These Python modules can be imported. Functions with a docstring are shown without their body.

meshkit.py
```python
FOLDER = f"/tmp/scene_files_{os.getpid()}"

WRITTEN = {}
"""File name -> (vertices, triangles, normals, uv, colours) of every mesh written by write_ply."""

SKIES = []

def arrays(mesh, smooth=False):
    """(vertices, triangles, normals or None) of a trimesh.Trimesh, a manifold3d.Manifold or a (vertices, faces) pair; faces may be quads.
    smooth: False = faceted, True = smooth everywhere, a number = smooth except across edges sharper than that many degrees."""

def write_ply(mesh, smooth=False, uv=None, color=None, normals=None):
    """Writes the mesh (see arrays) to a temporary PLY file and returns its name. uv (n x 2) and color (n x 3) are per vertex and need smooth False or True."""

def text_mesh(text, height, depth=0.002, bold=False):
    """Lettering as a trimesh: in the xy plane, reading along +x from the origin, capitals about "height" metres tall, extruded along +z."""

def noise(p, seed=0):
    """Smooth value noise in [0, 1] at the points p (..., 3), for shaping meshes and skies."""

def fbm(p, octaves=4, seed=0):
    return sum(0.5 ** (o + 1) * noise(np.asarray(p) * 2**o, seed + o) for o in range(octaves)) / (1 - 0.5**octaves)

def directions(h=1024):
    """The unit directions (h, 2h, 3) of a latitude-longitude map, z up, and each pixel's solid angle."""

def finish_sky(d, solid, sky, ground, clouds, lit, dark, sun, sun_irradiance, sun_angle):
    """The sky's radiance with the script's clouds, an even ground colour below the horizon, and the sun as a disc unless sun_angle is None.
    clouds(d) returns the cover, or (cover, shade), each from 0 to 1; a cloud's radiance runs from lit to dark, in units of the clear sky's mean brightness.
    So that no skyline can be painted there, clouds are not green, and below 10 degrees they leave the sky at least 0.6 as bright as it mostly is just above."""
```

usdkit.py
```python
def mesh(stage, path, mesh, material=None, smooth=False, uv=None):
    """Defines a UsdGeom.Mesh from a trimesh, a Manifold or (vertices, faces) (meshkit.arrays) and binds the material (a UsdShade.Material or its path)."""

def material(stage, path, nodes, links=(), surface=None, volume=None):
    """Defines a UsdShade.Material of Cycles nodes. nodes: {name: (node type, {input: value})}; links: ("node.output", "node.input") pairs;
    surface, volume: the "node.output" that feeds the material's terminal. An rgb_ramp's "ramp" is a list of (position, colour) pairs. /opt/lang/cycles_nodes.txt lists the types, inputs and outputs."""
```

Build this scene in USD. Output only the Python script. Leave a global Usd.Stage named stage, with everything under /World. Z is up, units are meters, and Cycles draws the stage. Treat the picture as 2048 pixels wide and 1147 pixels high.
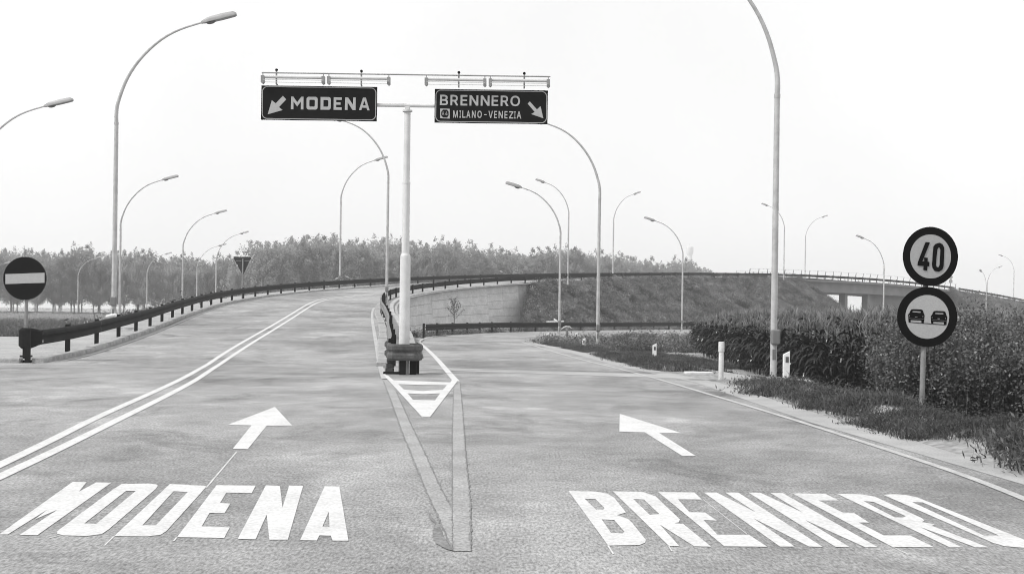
import math, random
import numpy as np, trimesh, usdkit, meshkit
import shapely
from shapely.geometry import Polygon, Point, LineString
from shapely import affinity
from pxr import Usd, UsdGeom, UsdLux, UsdShade, Gf, Sdf, Vt

stage = Usd.Stage.CreateInMemory()
UsdGeom.SetStageUpAxis(stage, "Z")
UsdGeom.SetStageMetersPerUnit(stage, 1.0)
UsdGeom.Xform.Define(stage, "/World")
UsdGeom.Scope.Define(stage, "/World/Looks")
rng = np.random.default_rng(7)
random.seed(7)

# ------------------------------------------------------------------ camera, sky, sun, exposure
F, H, ROLL, HOR = 2400.0, 1.53, 0.0140, 51.5          # focal length in photo pixels, eye height, roll, horizon below the centre
EXPOSURE = -0.12
SUN_EL, SUN_AZ = math.radians(50), math.radians(-118)  # azimuth measured from +Y (view direction) towards +X
SUN_I, SUN_ANGLE, SKY, VEIL = 1.0, 4.0, 0.12, 12.2   # a bright hazy sky: thin even cloud veil mixed into the clear sky
cam = UsdGeom.Camera.Define(stage, "/World/camera")
c_, s_ = math.cos(ROLL), math.sin(ROLL)
cam.AddTransformOp().Set(Gf.Matrix4d(c_, 0, s_, 0, -s_, 0, c_, 0, 0, -1, 0, 0, 0, 0, H, 1))
cam.CreateHorizontalApertureAttr(36.0)
cam.CreateVerticalApertureAttr(36.0 * 573 / 1024)
cam.CreateFocalLengthAttr(36.0 * F / 2048)
cam.CreateVerticalApertureOffsetAttr(36.0 * HOR / 2048)
cam.CreateClippingRangeAttr((0.1, 20000.0))
cam.CreateExposureAttr(EXPOSURE)

usdkit.material(stage, "/World/Looks/sky_look", {
    "s": ("sky_texture", {"sky_type": "single_scattering", "sun_disc": False, "sun_elevation": SUN_EL, "sun_rotation": SUN_AZ,
                          "air_density": 1.0, "aerosol_density": 4.0, "ozone_density": 1.0}),
    "bw": ("rgb_to_bw", {}),
    "tc": ("texture_coordinate", {}),
    "n": ("noise_texture", {"scale": 2.2, "detail": 3.0}),
    "veil": ("map_range", {"from_min": 0.3, "from_max": 0.7, "to_min": VEIL * 0.92, "to_max": VEIL * 1.08}),
    "mix": ("mix_float", {"fac": 0.7}),
    "b": ("background_shader", {"strength": SKY})},
    [("s.color", "bw.color"), ("tc.generated", "n.vector"), ("n.fac", "veil.value"), ("bw.val", "mix.a"), ("veil.result", "mix.b"), ("mix.result", "b.color")], surface="b.background")
dome = UsdLux.DomeLight.Define(stage, "/World/sky")
UsdShade.MaterialBindingAPI.Apply(dome.GetPrim()).Bind(UsdShade.Material.Get(stage, "/World/Looks/sky_look"))
dome.GetPrim().SetCustomDataByKey("kind", "structure")
sun = UsdLux.DistantLight.Define(stage, "/World/sun")
sd = np.array([math.cos(SUN_EL) * math.sin(SUN_AZ), math.cos(SUN_EL) * math.cos(SUN_AZ), math.sin(SUN_EL)])
sun.CreateIntensityAttr(SUN_I)
sun.CreateAngleAttr(SUN_ANGLE)
sun.CreateNormalizeAttr(True)
sun.CreateColorAttr(Gf.Vec3f(1, 0.995, 0.985))
zz = sd; xx = np.cross([0, 0, 1], zz); xx /= np.linalg.norm(xx); yy = np.cross(zz, xx)
sun.AddTransformOp().Set(Gf.Matrix4d(*xx, 0, *yy, 0, *zz, 0, 0, 0, 0, 1))


def ray(u, v):
    """Slopes X/Y and (Z-H)/Y of the sight line through a photo pixel: how I measured the place."""
    x, y = u - 1024, v - 573.5
    return (x * c_ + y * s_) / F, -((-x * s_ + y * c_) - HOR) / F


def PD(u, v, d):
    a, b = ray(u, v)
    return np.array([a * d, d, H + b * d])


def PZ(u, v, z=0.0):
    a, b = ray(u, v)
    d = (z - H) / b
    return np.array([a * d, d, z])


# ------------------------------------------------------------------ materials (a black and white place: greys)
def g(v):
    return (v, v, v)


def mat(name, base, rough=0.7, var=0.0, scale=3.0, fine=0.0, fscale=60.0, spec=0.3, metal=0.0, bump=0.0, bscale=40.0, detail=4.0, stretch=(1, 1, 1), trans=0.0, rnd=0.0):
    n = {"geo": ("geometry", {}), "p": ("principled_bsdf", {"roughness": rough, "specular_ior_level": spec, "metallic": metal, "base_color": g(base)})}
    l = []
    if var or fine or rnd:
        n["map"] = ("mapping", {"scale": stretch})
        l.append(("geo.position", "map.vector"))
        n["n1"] = ("noise_texture", {"scale": scale, "detail": detail, "roughness": 0.6})
        n["r1"] = ("map_range", {"from_min": 0.3, "from_max": 0.7, "to_min": base * (1 - var), "to_max": base * (1 + var), "clamp": True})
        l += [("map.vector", "n1.vector"), ("n1.fac", "r1.value")]
        last = "r1.result"
        if fine:
            n["n2"] = ("noise_texture", {"scale": fscale, "detail": 2.0})
            n["r2"] = ("map_range", {"from_min": 0.3, "from_max": 0.7, "to_min": 1 - fine, "to_max": 1 + fine, "clamp": True})
            n["m2"] = ("math", {"math_type": "multiply"})
            l += [("geo.position", "n2.vector"), ("n2.fac", "r2.value"), (last, "m2.value1"), ("r2.result", "m2.value2")]
            last = "m2.value"
        if rnd:
            n["oi"] = ("object_info", {})
            n["r3"] = ("map_range", {"from_min": 0.0, "from_max": 1.0, "to_min": 1 - rnd, "to_max": 1 + rnd})
            n["m3"] = ("math", {"math_type": "multiply"})
            l += [("oi.random", "r3.value"), (last, "m3.value1"), ("r3.result", "m3.value2")]
            last = "m3.value"
        n["cc"] = ("combine_color", {"color_type": "rgb"})
        l += [(last, "cc.r"), (last, "cc.g"), (last, "cc.b"), ("cc.color", "p.base_color")]
    if bump:
        n["nb"] = ("noise_texture", {"scale": bscale, "detail": 3.0})
        n["bp"] = ("bump", {"strength": bump, "distance": 0.02})
        l += [("geo.position", "nb.vector"), ("nb.fac", "bp.height"), ("bp.normal", "p.normal")]
    out = "p.BSDF"
    if trans:
        n["tr"] = ("translucent_bsdf", {"color": g(base)})
        n["mx"] = ("mix_closure", {"fac": trans})
        l += [("p.BSDF", "mx.closure1"), ("tr.BSDF", "mx.closure2")]
        if ("cc.color", "p.base_color") in l:
            l.append(("cc.color", "tr.color"))
        out = "mx.closure"
    return usdkit.material(stage, f"/World/Looks/{name}", n, l, surface=out)


def asphalt(name, lo, hi):
    n = {"geo": ("geometry", {}),
         "mapa": ("mapping", {"scale": (0.22, 0.16, 0.3)}), "na": ("noise_texture", {"scale": 1.0, "detail": 8.0, "roughness": 0.68, "distortion": 0.4}),
         "mapb": ("mapping", {"scale": (1.1, 0.9, 1.0)}), "nb": ("noise_texture", {"scale": 1.0, "detail": 9.0, "roughness": 0.78}),
         "mapc": ("mapping", {"scale": (48.0, 15.0, 40.0)}), "nc": ("noise_texture", {"scale": 1.0, "detail": 3.0, "roughness": 0.7}),
         "nd": ("noise_texture", {"scale": 0.9, "detail": 2.0}),
         "ra": ("map_range", {"from_min": 0.36, "from_max": 0.66, "to_min": lo, "to_max": hi, "clamp": True}),
         "rb": ("map_range", {"from_min": 0.25, "from_max": 0.75, "to_min": 0.66, "to_max": 1.28, "clamp": True}),
         "rc": ("map_range", {"from_min": 0.3, "from_max": 0.7, "to_min": 0.48, "to_max": 1.52, "clamp": True}),
         "rd": ("map_range", {"from_min": 0.60, "from_max": 0.74, "to_min": 1.0, "to_max": 1.28, "clamp": True}),
         "mape": ("mapping", {"scale": (0.5, 0.33, 1.0), "location": (3.0, 7.0, 0.0)}), "ne": ("noise_texture", {"scale": 1.0, "detail": 7.0, "roughness": 0.72, "distortion": 0.6}),
         "re": ("map_range", {"from_min": 0.54, "from_max": 0.70, "to_min": 1.0, "to_max": 0.50, "clamp": True}), "m4": ("math", {"math_type": "multiply"}),
         "m1": ("math", {"math_type": "multiply"}), "m2": ("math", {"math_type": "multiply"}), "m3": ("math", {"math_type": "multiply"}),
         "cc": ("combine_color", {"color_type": "rgb"}),
         "bp": ("bump", {"strength": 0.35, "distance": 0.01}),
         "p": ("principled_bsdf", {"roughness": 0.85, "specular_ior_level": 0.25})}
    l = [("geo.position", "mapa.vector"), ("mapa.vector", "na.vector"), ("geo.position", "mapb.vector"), ("mapb.vector", "nb.vector"),
         ("geo.position", "mapc.vector"), ("mapc.vector", "nc.vector"), ("mapb.vector", "nd.vector"), ("na.fac", "ra.value"), ("nb.fac", "rb.value"), ("nc.fac", "rc.value"), ("nd.fac", "rd.value"),
         ("ra.result", "m1.value1"), ("rb.result", "m1.value2"), ("m1.value", "m2.value1"), ("rc.result", "m2.value2"),
         ("m2.value", "m3.value1"), ("rd.result", "m3.value2"), ("geo.position", "mape.vector"), ("mape.vector", "ne.vector"), ("ne.fac", "re.value"), ("m3.value", "m4.value1"), ("re.result", "m4.value2"), ("m4.value", "cc.r"), ("m4.value", "cc.g"), ("m4.value", "cc.b"), ("cc.color", "p.base_color"),
         ("nc.fac", "bp.height"), ("bp.normal", "p.normal")]
    return usdkit.material(stage, f"/World/Looks/{name}", n, l, surface="p.BSDF")


M = {}
M["asphalt"] = asphalt("asphalt", 0.15, 0.315)
M["asphalt_patch"] = mat("asphalt_patch", 0.26, 0.9, 0.16, 1.5, 0.3, 40, bump=0.3)
M["tar"] = mat("tar", 0.16, 0.8, 0.3, 6, 0.3, 40)
M["concrete_band"] = mat("concrete_band", 0.30, 0.9, 0.15, 1.2, 0.15, 40)
M["paint"] = mat("paint", 0.485, 0.75, 0.10, 2.2, 0.16, 30, spec=0.2)
M["worn_paint"] = mat("worn_paint", 0.36, 0.75, 0.18, 2.5, 0.2, 45, spec=0.2)
M["chalk"] = mat("chalk", 0.45, 0.8, 0.2, 4)
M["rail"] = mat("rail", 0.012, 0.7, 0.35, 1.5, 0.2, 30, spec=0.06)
M["rail_painted_sun"] = mat("rail_painted_sun", 0.13, 0.6, 0.3, 2, 0.2, 30, spec=0.2)  # paler copy of rail: sunlight on the near inner beams put into the colour
M["rail_grey"] = mat("rail_grey", 0.06, 0.65, 0.5, 3, 0.2, 30, spec=0.2)
M["kerb"] = mat("kerb", 0.28, 0.85, 0.35, 2.5, 0.2, 25, bump=0.3, bscale=15)
M["wall"] = mat("wall", 0.44, 0.9, 0.16, 0.5, 0.12, 6, bump=0.2, bscale=8, stretch=(1, 1, 2.5), rnd=0.02)
M["coping"] = mat("coping", 0.34, 0.9, 0.25, 1.0)
M["deck"] = mat("deck", 0.16, 0.9, 0.15, 0.4, 0.1, 4)
M["deck_edge"] = mat("deck_edge", 0.14, 0.9, 0.2, 0.6)
M["lamp_pole"] = mat("lamp_pole", 0.36, 0.55, 0.18, 4, 0.1, 40, spec=0.4)
M["lamp_head"] = mat("lamp_head", 0.26, 0.5, 0.1, 4, spec=0.4)
M["lamp_lens"] = mat("lamp_lens", 0.10, 0.35)
M["box_grey"] = mat("box_grey", 0.14, 0.6, 0.1, 5)
M["gantry"] = mat("gantry", 0.52, 0.55, 0.10, 3, 0.06, 40, spec=0.4)
M["gantry_grey"] = mat("gantry_grey", 0.22, 0.5, 0.1, 5)
M["fixture"] = mat("fixture", 0.45, 0.5, 0.08, 5)
M["sign_dark"] = mat("sign_dark", 0.007, 0.7, 0.15, 6, spec=0.04)
M["sign_rim"] = mat("sign_rim", 0.005, 0.7, spec=0.04)
M["sign_grey"] = mat("sign_grey", 0.34, 0.6, 0.06, 30, 0.08, 120, spec=0.3)
M["sign_letter"] = mat("sign_letter", 0.35, 0.6, 0.06, 20, spec=0.3)
M["sign_back"] = mat("sign_back", 0.03, 0.6, 0.15, 8, spec=0.1)
M["sign_post"] = mat("sign_post", 0.19, 0.6, 0.2, 10, 0.1, 50)
M["white_post"] = mat("white_post", 0.68, 0.6, 0.08, 8)
M["reflector"] = mat("reflector", 0.09, 0.4)
M["concrete_light"] = mat("concrete_light", 0.52, 0.85, 0.15, 4, 0.1, 40)
M["ground"] = mat("ground", 0.25, 0.95, 0.30, 0.35, 0.30, 9, spec=0.1, bump=0.5, bscale=9, detail=6)
M["gravel"] = mat("gravel", 0.30, 0.95, 0.16, 0.7, 0.28, 22, spec=0.1, bump=0.6, bscale=22, detail=6)
M["soil"] = mat("soil", 0.15, 0.95, 0.35, 0.7, 0.3, 8, spec=0.1, bump=0.6, bscale=6, detail=6)
M["slope"] = mat("slope", 0.065, 0.95, 0.6, 0.3, 0.5, 2.2, spec=0.1, bump=0.8, bscale=2.5, detail=6)
M["grass"] = mat("grass", 0.065, 0.6, 0.5, 0.8, 0.3, 5, spec=0.2, trans=0.2, rnd=0.35)
M["dry_grass"] = mat("dry_grass", 0.24, 0.7, 0.35, 0.8, 0.3, 5, spec=0.3, trans=0.3, rnd=0.35)
M["weed"] = mat("weed", 0.10, 0.7, 0.75, 0.25, 0.4, 1.2, spec=0.2, trans=0.2, rnd=0.7)
M["corn_leaf"] = mat("corn_leaf", 0.013, 0.24, 0.3, 2, spec=0.3, trans=0.12, rnd=0.3)
M["corn_tassel"] = mat("corn_tassel", 0.20, 0.7, 0.3, 2, spec=0.2, trans=0.3, rnd=0.3)
M["bush_leaf"] = mat("bush_leaf", 0.08, 0.36, 0.45, 1.2, spec=0.3, trans=0.08, rnd=0.2)
M["crop"] = mat("crop", 0.10, 0.6, 0.4, 0.15, spec=0.3, trans=0.3, rnd=0.4)
M["crop_pale"] = mat("crop_pale", 0.30, 0.6, 0.3, 0.4, spec=0.3, trans=0.3, rnd=0.3)
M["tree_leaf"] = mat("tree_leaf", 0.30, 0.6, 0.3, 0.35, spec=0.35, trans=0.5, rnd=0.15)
M["bark"] = mat("bark", 0.14, 0.9, 0.3, 1.0)
M["tower"] = mat("tower", 0.6, 0.9)


# ------------------------------------------------------------------ naming
taken = {}


def path_for(name, parent="/World"):
    k = (parent, name)
    taken[k] = taken.get(k, 0) + 1
    return f"{parent}/{name}" if taken[k] == 1 else f"{parent}/{name}_{taken[k]-1:03d}"


def tag(prim, label=None, cat=None, group=None, kind=None):
    for k, v in (("label", label), ("category", cat), ("group", group), ("kind", kind)):
        if v:
            prim.SetCustomDataByKey(k, v)


class Thing:
    """An Xform at the thing's base; parts are given in world coordinates and stored relative to the base."""

    def __init__(self, name, label=None, cat=None, base=(0, 0, 0), group=None, kind=None):
        self.path = path_for(name)
        self.base = np.asarray(base, float)
        self.x = UsdGeom.Xform.Define(stage, self.path)
        self.x.AddTransformOp().Set(Gf.Matrix4d().SetTranslate(Gf.Vec3d(*map(float, base))))
        tag(self.x.GetPrim(), label, cat, group, kind)

    def part(self, name, m, material, smooth=False, under=None, label=None, kind=None):
        v, f = VF(m)
        p = path_for(name, under or self.path)
        usdkit.mesh(stage, p, (v - self.base, f), M[material], smooth=smooth)
        prim = stage.GetPrimAtPath(p)
        tag(prim, label, None, None, kind)
        return p


def single(name, m, material, label=None, cat=None, group=None, kind=None, smooth=False):
    p = path_for(name)
    usdkit.mesh(stage, p, VF(m), M[material], smooth=smooth)
    tag(stage.GetPrimAtPath(p), label, cat, group, kind)
    return p


def copy_of(src, name, matrix, label, cat, group=None):
    p = path_for(name)
    x = UsdGeom.Xform.Define(stage, p)
    x.GetPrim().GetReferences().AddInternalReference(src)
    x.GetPrim().SetInstanceable(True)
    x.MakeMatrixXform().Set(matrix)
    tag(x.GetPrim(), label, cat, group)
    return p


def VF(m):
    if isinstance(m, list):
        m = join(m)
    if isinstance(m, tuple):
        v, f = np.asarray(m[0], float), np.asarray(m[1], int)
        if f.shape[1] == 4:
            f = np.vstack([f[:, [0, 1, 2]], f[:, [0, 2, 3]]])
        return v, f
    return np.array(m.vertices), np.array(m.faces)


def join(ms):
    vs, fs, n = [], [], 0
    for m in ms:
        v, f = VF(m)
        vs.append(v); fs.append(f + n); n += len(v)
    return np.vstack(vs), np.vstack(fs)


# ------------------------------------------------------------------ shape helpers
def frame_from(d):
    d = np.asarray(d, float); d = d / np.linalg.norm(d)
    a = np.cross(d, [0, 0, 1.0]) if abs(d[2]) < 0.95 else np.cross(d, [0, 1.0, 0])
    a /= np.linalg.norm(a)
    return d, a, np.cross(d, a)


def tube(pts, radii, sides=12, caps=True):
    p = np.asarray(pts, float)
    r = np.broadcast_to(radii, (len(p),))
    t = np.gradient(p, axis=0); t /= np.linalg.norm(t, axis=1, keepdims=True)
    _, a0, _ = frame_from(t[0])
    A = []
    a = a0
    for ti in t:
        a = a - ti * np.dot(a, ti); a /= np.linalg.norm(a); A.append(a)
    A = np.array(A); B = np.cross(t, A)
    ang = np.arange(sides) * 2 * np.pi / sides
    v = p[:, None] + r[:, None, None] * (np.cos(ang)[None, :, None] * A[:, None] + np.sin(ang)[None, :, None] * B[:, None])
    v = v.reshape(-1, 3)
    i, j = np.meshgrid(np.arange(len(p) - 1), np.arange(sides), indexing="ij")
    q = np.stack([i * sides + j, i * sides + (j + 1) % sides, (i + 1) * sides + (j + 1) % sides, (i + 1) * sides + j], -1).reshape(-1, 4)
    f = np.vstack([q[:, [0, 1, 2]], q[:, [0, 2, 3]]])
    if caps:
        n = len(v)
        v = np.vstack([v, p[0], p[-1]])
        k = np.arange(sides)
        L0 = (len(p) - 1) * sides
        f = np.vstack([f, np.stack([np.full(sides, n), (k + 1) % sides, k], 1), np.stack([np.full(sides, n + 1), L0 + k, L0 + (k + 1) % sides], 1)])
    return v, f


def bar(a, b, r, sides=10):
    return tube([a, b], r, sides)


def box(cx, cy, z0, sx, sy, sz, yaw=0.0, ch=0.0):
    if ch:
        ch = min(ch, sx / 3, sy / 3, sz / 3)
        pts = []
        for ax in range(3):
            h = np.array([sx, sy, sz]) / 2 - ch
            h[ax] += ch
            for s in np.ndindex(2, 2, 2):
                pts.append(h * (np.array(s) * 2 - 1))
        m = trimesh.convex.convex_hull(np.array(pts))
    else:
        m = trimesh.creation.box([sx, sy, sz])
    v = np.array(m.vertices)
    c, s = math.cos(yaw), math.sin(yaw)
    v = np.stack([v[:, 0] * c - v[:, 1] * s + cx, v[:, 0] * s + v[:, 1] * c + cy, v[:, 2] + z0 + sz / 2], 1)
    return v, np.array(m.faces)


def loft(path, right, prof, closed=True, ends=True):
    """Sweep a profile [(n, z)] along path (k,3) with horizontal right vectors (k,2)."""
    path = np.asarray(path, float); prof = np.asarray(prof, float); m = len(prof)
    v = np.stack([path[:, None, 0] + right[:, None, 0] * prof[None, :, 0], path[:, None, 1] + right[:, None, 1] * prof[None, :, 0],
                  path[:, None, 2] + prof[None, :, 1]], -1).reshape(-1, 3)
    k = m if closed else m - 1
    i, j = np.meshgrid(np.arange(len(path) - 1), np.arange(k), indexing="ij")
    q = np.stack([i * m + j, i * m + (j + 1) % m, (i + 1) * m + (j + 1) % m, (i + 1) * m + j], -1).reshape(-1, 4)
    f = np.vstack([q[:, [0, 1, 2]], q[:, [0, 2, 3]]])
    if closed and ends:
        tri = shapely_tris(Polygon(prof))
        if tri is not None:
            f = np.vstack([f, tri[:, ::-1], tri + (len(path) - 1) * m])
    return v, f


def shapely_tris(poly):
    """Triangles of a polygon as indices into its exterior coordinates (no holes)."""
    try:
        v, f = trimesh.creation.triangulate_polygon(poly, engine="earcut")
    except Exception:
        return None
    ext = np.array(poly.exterior.coords)[:-1]
    if len(v) < 3:
        return None
    idx = np.array([np.argmin(np.sum((ext - p) ** 2, 1)) for p in v])
    return idx[f]


def ground_poly(poly, z):
    """Flat sheet from a shapely polygon (holes allowed)."""
    ms = []
    for pg in getattr(poly, "geoms", [poly]):
        if pg.is_empty or pg.area < 1e-6:
            continue
        v, f = trimesh.creation.triangulate_polygon(pg, engine="earcut")
        if np.cross(v[f[0, 1]] - v[f[0, 0]], v[f[0, 2]] - v[f[0, 0]]) < 0:
            f = f[:, ::-1]
        ms.append((np.c_[v, np.full(len(v), z)], f))
    return join(ms)


def plate(poly, y, thick=0.004, yaw=0.0, cx=0.0):
    """A polygon given in (X, Z), extruded thick towards the camera (-Y) from the plane Y=y, turned by yaw about x=cx."""
    ms = []
    for pg in getattr(poly, "geoms", [poly]):
        m = trimesh.creation.extrude_polygon(pg, thick, engine="earcut")
        v = np.array(m.vertices)
        x, z, t = v[:, 0] - cx, v[:, 1], -v[:, 2]
        c, s = math.cos(yaw), math.sin(yaw)
        ms.append((np.stack([cx + x * c - t * s, y + x * s + t * c, z], 1), np.array(m.faces)))
    return join(ms)


def pxpoly(pts, sc=1.0, off=(0, 0), holes=()):
    f = lambda q: [(off[0] + a / sc, off[1] + b / sc) for a, b in q]
    return f(pts), [f(h) for h in holes]


def on_ground(pts, z=0.0, sc=1.0, off=(0, 0), holes=()):
    e, hs = pxpoly(pts, sc, off, holes)
    pg = Polygon([PZ(u, v, z)[:2] for u, v in e], [[PZ(u, v, z)[:2] for u, v in h] for h in hs])
    return pg if pg.is_valid else pg.buffer(0)


def on_plane(pts, d, sc=1.0, off=(0, 0), holes=()):
    e, hs = pxpoly(pts, sc, off, holes)
    fz = lambda u, v: PD(u, v, d)[[0, 2]]
    pg = Polygon([fz(u, v) for u, v in e], [[fz(u, v) for u, v in h] for h in hs])
    return pg if pg.is_valid else pg.buffer(0)


# ------------------------------------------------------------------ the ramp's line
IN0 = np.array([(-2.6, 33.21, -0.04), (-3.21, 39.04, 0.13), (-4.01, 44.93, 0.33), (-4.91, 50.87, 0.54), (-5.87, 56.85, 0.77), (-6.82, 62.86, 1.02), (-7.68, 68.88, 1.28), (-8.41, 74.91, 1.56), (-8.94, 80.93, 1.85), (-9.21, 86.93, 2.14), (-9.18, 92.9, 2.45), (-8.83, 98.83, 2.76), (-8.13, 104.71, 3.08), (-7.1, 110.53, 3.4), (-5.74, 116.29, 3.72), (-4.08, 121.98, 4.04), (-2.15, 127.6, 4.36), (0.04, 133.15, 4.68), (2.46, 138.64, 4.99), (5.1, 144.05, 5.3), (7.92, 149.38, 5.59), (10.91, 154.64, 5.88), (14.05, 159.82, 6.16), (17.31, 164.93, 6.42), (20.67, 169.94, 6.67), (24.12, 174.88, 6.9), (27.66, 179.74, 7.11), (31.28, 184.54, 7.31), (35.0, 189.27, 7.49), (38.79, 193.94, 7.65), (42.64, 198.57, 7.79), (46.53, 203.15, 7.91), (50.44, 207.69, 8.01), (54.37, 212.2, 8.09), (58.31, 216.69, 8.14), (62.27, 221.16, 8.18), (66.23, 225.62, 8.19), (70.2, 230.08, 8.18), (74.17, 234.53, 8.14), (78.13, 238.99, 8.08), (82.09, 243.47, 8.0), (86.05, 247.97, 7.89), (89.99, 252.48, 7.75), (93.93, 257.01, 7.59), (97.86, 261.55, 7.41), (101.79, 266.1, 7.21), (105.72, 270.66, 6.99), (109.64, 275.23, 6.76), (113.56, 279.79, 6.51), (117.48, 284.36, 6.24), (121.4, 288.92, 5.97), (125.33, 293.48, 5.68), (129.26, 298.03, 5.39), (133.19, 302.57, 5.08), (137.13, 307.1, 4.78), (141.08, 311.61, 4.46), (145.03, 316.1, 4.15), (148.99, 320.56, 3.83), (152.97, 325.01, 3.52)])
IN0[0, 2] = 0.0
from scipy.interpolate import CubicSpline
T0 = np.arange(len(IN0)) * 6.0
SP0 = CubicSpline(T0, IN0)
ADJ = IN0.copy(); ADJ[:10, 0] += np.array([-0.74, -0.74, -0.60, -0.3, -0.05, 0.15, 0.2, 0.25, 0.2, 0.1])
SP1 = CubicSpline(T0, ADJ)
W = 10.4
FIELD = -0.35


def right_of(sp, t):
    d = sp(t, 1)[..., :2]
    d = d / np.linalg.norm(d, axis=-1, keepdims=True)
    return np.stack([d[..., 1], -d[..., 0]], -1)


def inner(t, off=0.0, dz=0.0):
    t = np.asarray(t, float); p = SP1(t).copy(); r = right_of(SP1, t)
    p[..., 0] += r[..., 0] * off; p[..., 1] += r[..., 1] * off; p[..., 2] += dz
    return p


def outer(t, off=0.0, dz=0.0):
    t = np.asarray(t, float); p = SP0(t).copy(); r = right_of(SP0, t)
    p[..., 0] += r[..., 0] * (off - W); p[..., 1] += r[..., 1] * (off - W); p[..., 2] += dz
    return p


def strip(A, B, n=1):
    """Ruled sheet between two polylines with n cells across."""
    A, B = np.asarray(A, float), np.asarray(B, float)
    w = np.linspace(0, 1, n + 1)[None, :, None]
    v = (A[:, None] * (1 - w) + B[:, None] * w)
    k = n + 1
    i, j = np.meshgrid(np.arange(len(A) - 1), np.arange(n), indexing="ij")
    q = np.stack([i * k + j, i * k + j + 1, (i + 1) * k + j + 1, (i + 1) * k + j], -1).reshape(-1, 4)
    return v.reshape(-1, 3), q


def arc_resample(curve, t0, t1, step):
    tt = np.linspace(t0, t1, 2000)
    p = curve(tt)
    s = np.r_[0, np.cumsum(np.linalg.norm(np.diff(p[:, :2], axis=0), axis=1))]
    return np.interp(np.arange(0, s[-1], step), s, tt)


# ------------------------------------------------------------------ roads (structure)
ramp_t = np.arange(0, 349, 3.0)
OUT_E, IN_E = outer(ramp_t, 0.35), inner(ramp_t, -0.35)
nose_left = inner(0.0)
plaza = Polygon([(-45, 0.5), (-45, 26.5), (-13.6, 27.6), tuple(OUT_E[0, :2]), tuple(IN_E[0, :2]), (-3.0, 31), (-2.55, 33.3), (-3.2, 40), (-4.1, 54), (-5.0, 70), (-3.2, 82),
                 (-0.9, 92), (5, 106), (14, 122), (30, 143), (60, 178), (100, 215), (112, 205), (72, 160), (45, 122), (20, 92), (11.2, 80.2), (9, 78), (5.3, 72.7), (2.4, 67.5), (1.15, 64.4),
                 (1.3, 61.5), (2.6, 49.6), (3.8, 34.6), (4.75, 27.4), (4.9, 17.4), (5.25, 12.3), (6.0, 0.5)])
plaza = plaza if plaza.is_valid else plaza.buffer(0)
single("road", ground_poly(plaza, 0.0), "asphalt", kind="structure")
single("ramp_road", strip(OUT_E, IN_E, 6), "asphalt", kind="structure", smooth=True)

# ground: one sheet to the horizon, raised under the paved areas, a fine patch near by
ramp_pg = Polygon(np.vstack([OUT_E[:14, :2], IN_E[:14, :2][::-1]]))
shoulder = Polygon([(-60, 20), (-60, 52), (-24, 60), (-17.5, 54), (-14.2, 40), (-12.6, 31), (-13.6, 27.6), (-45, 26.5)])
paved = plaza.union(ramp_pg).union(shoulder).buffer(0)


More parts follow.
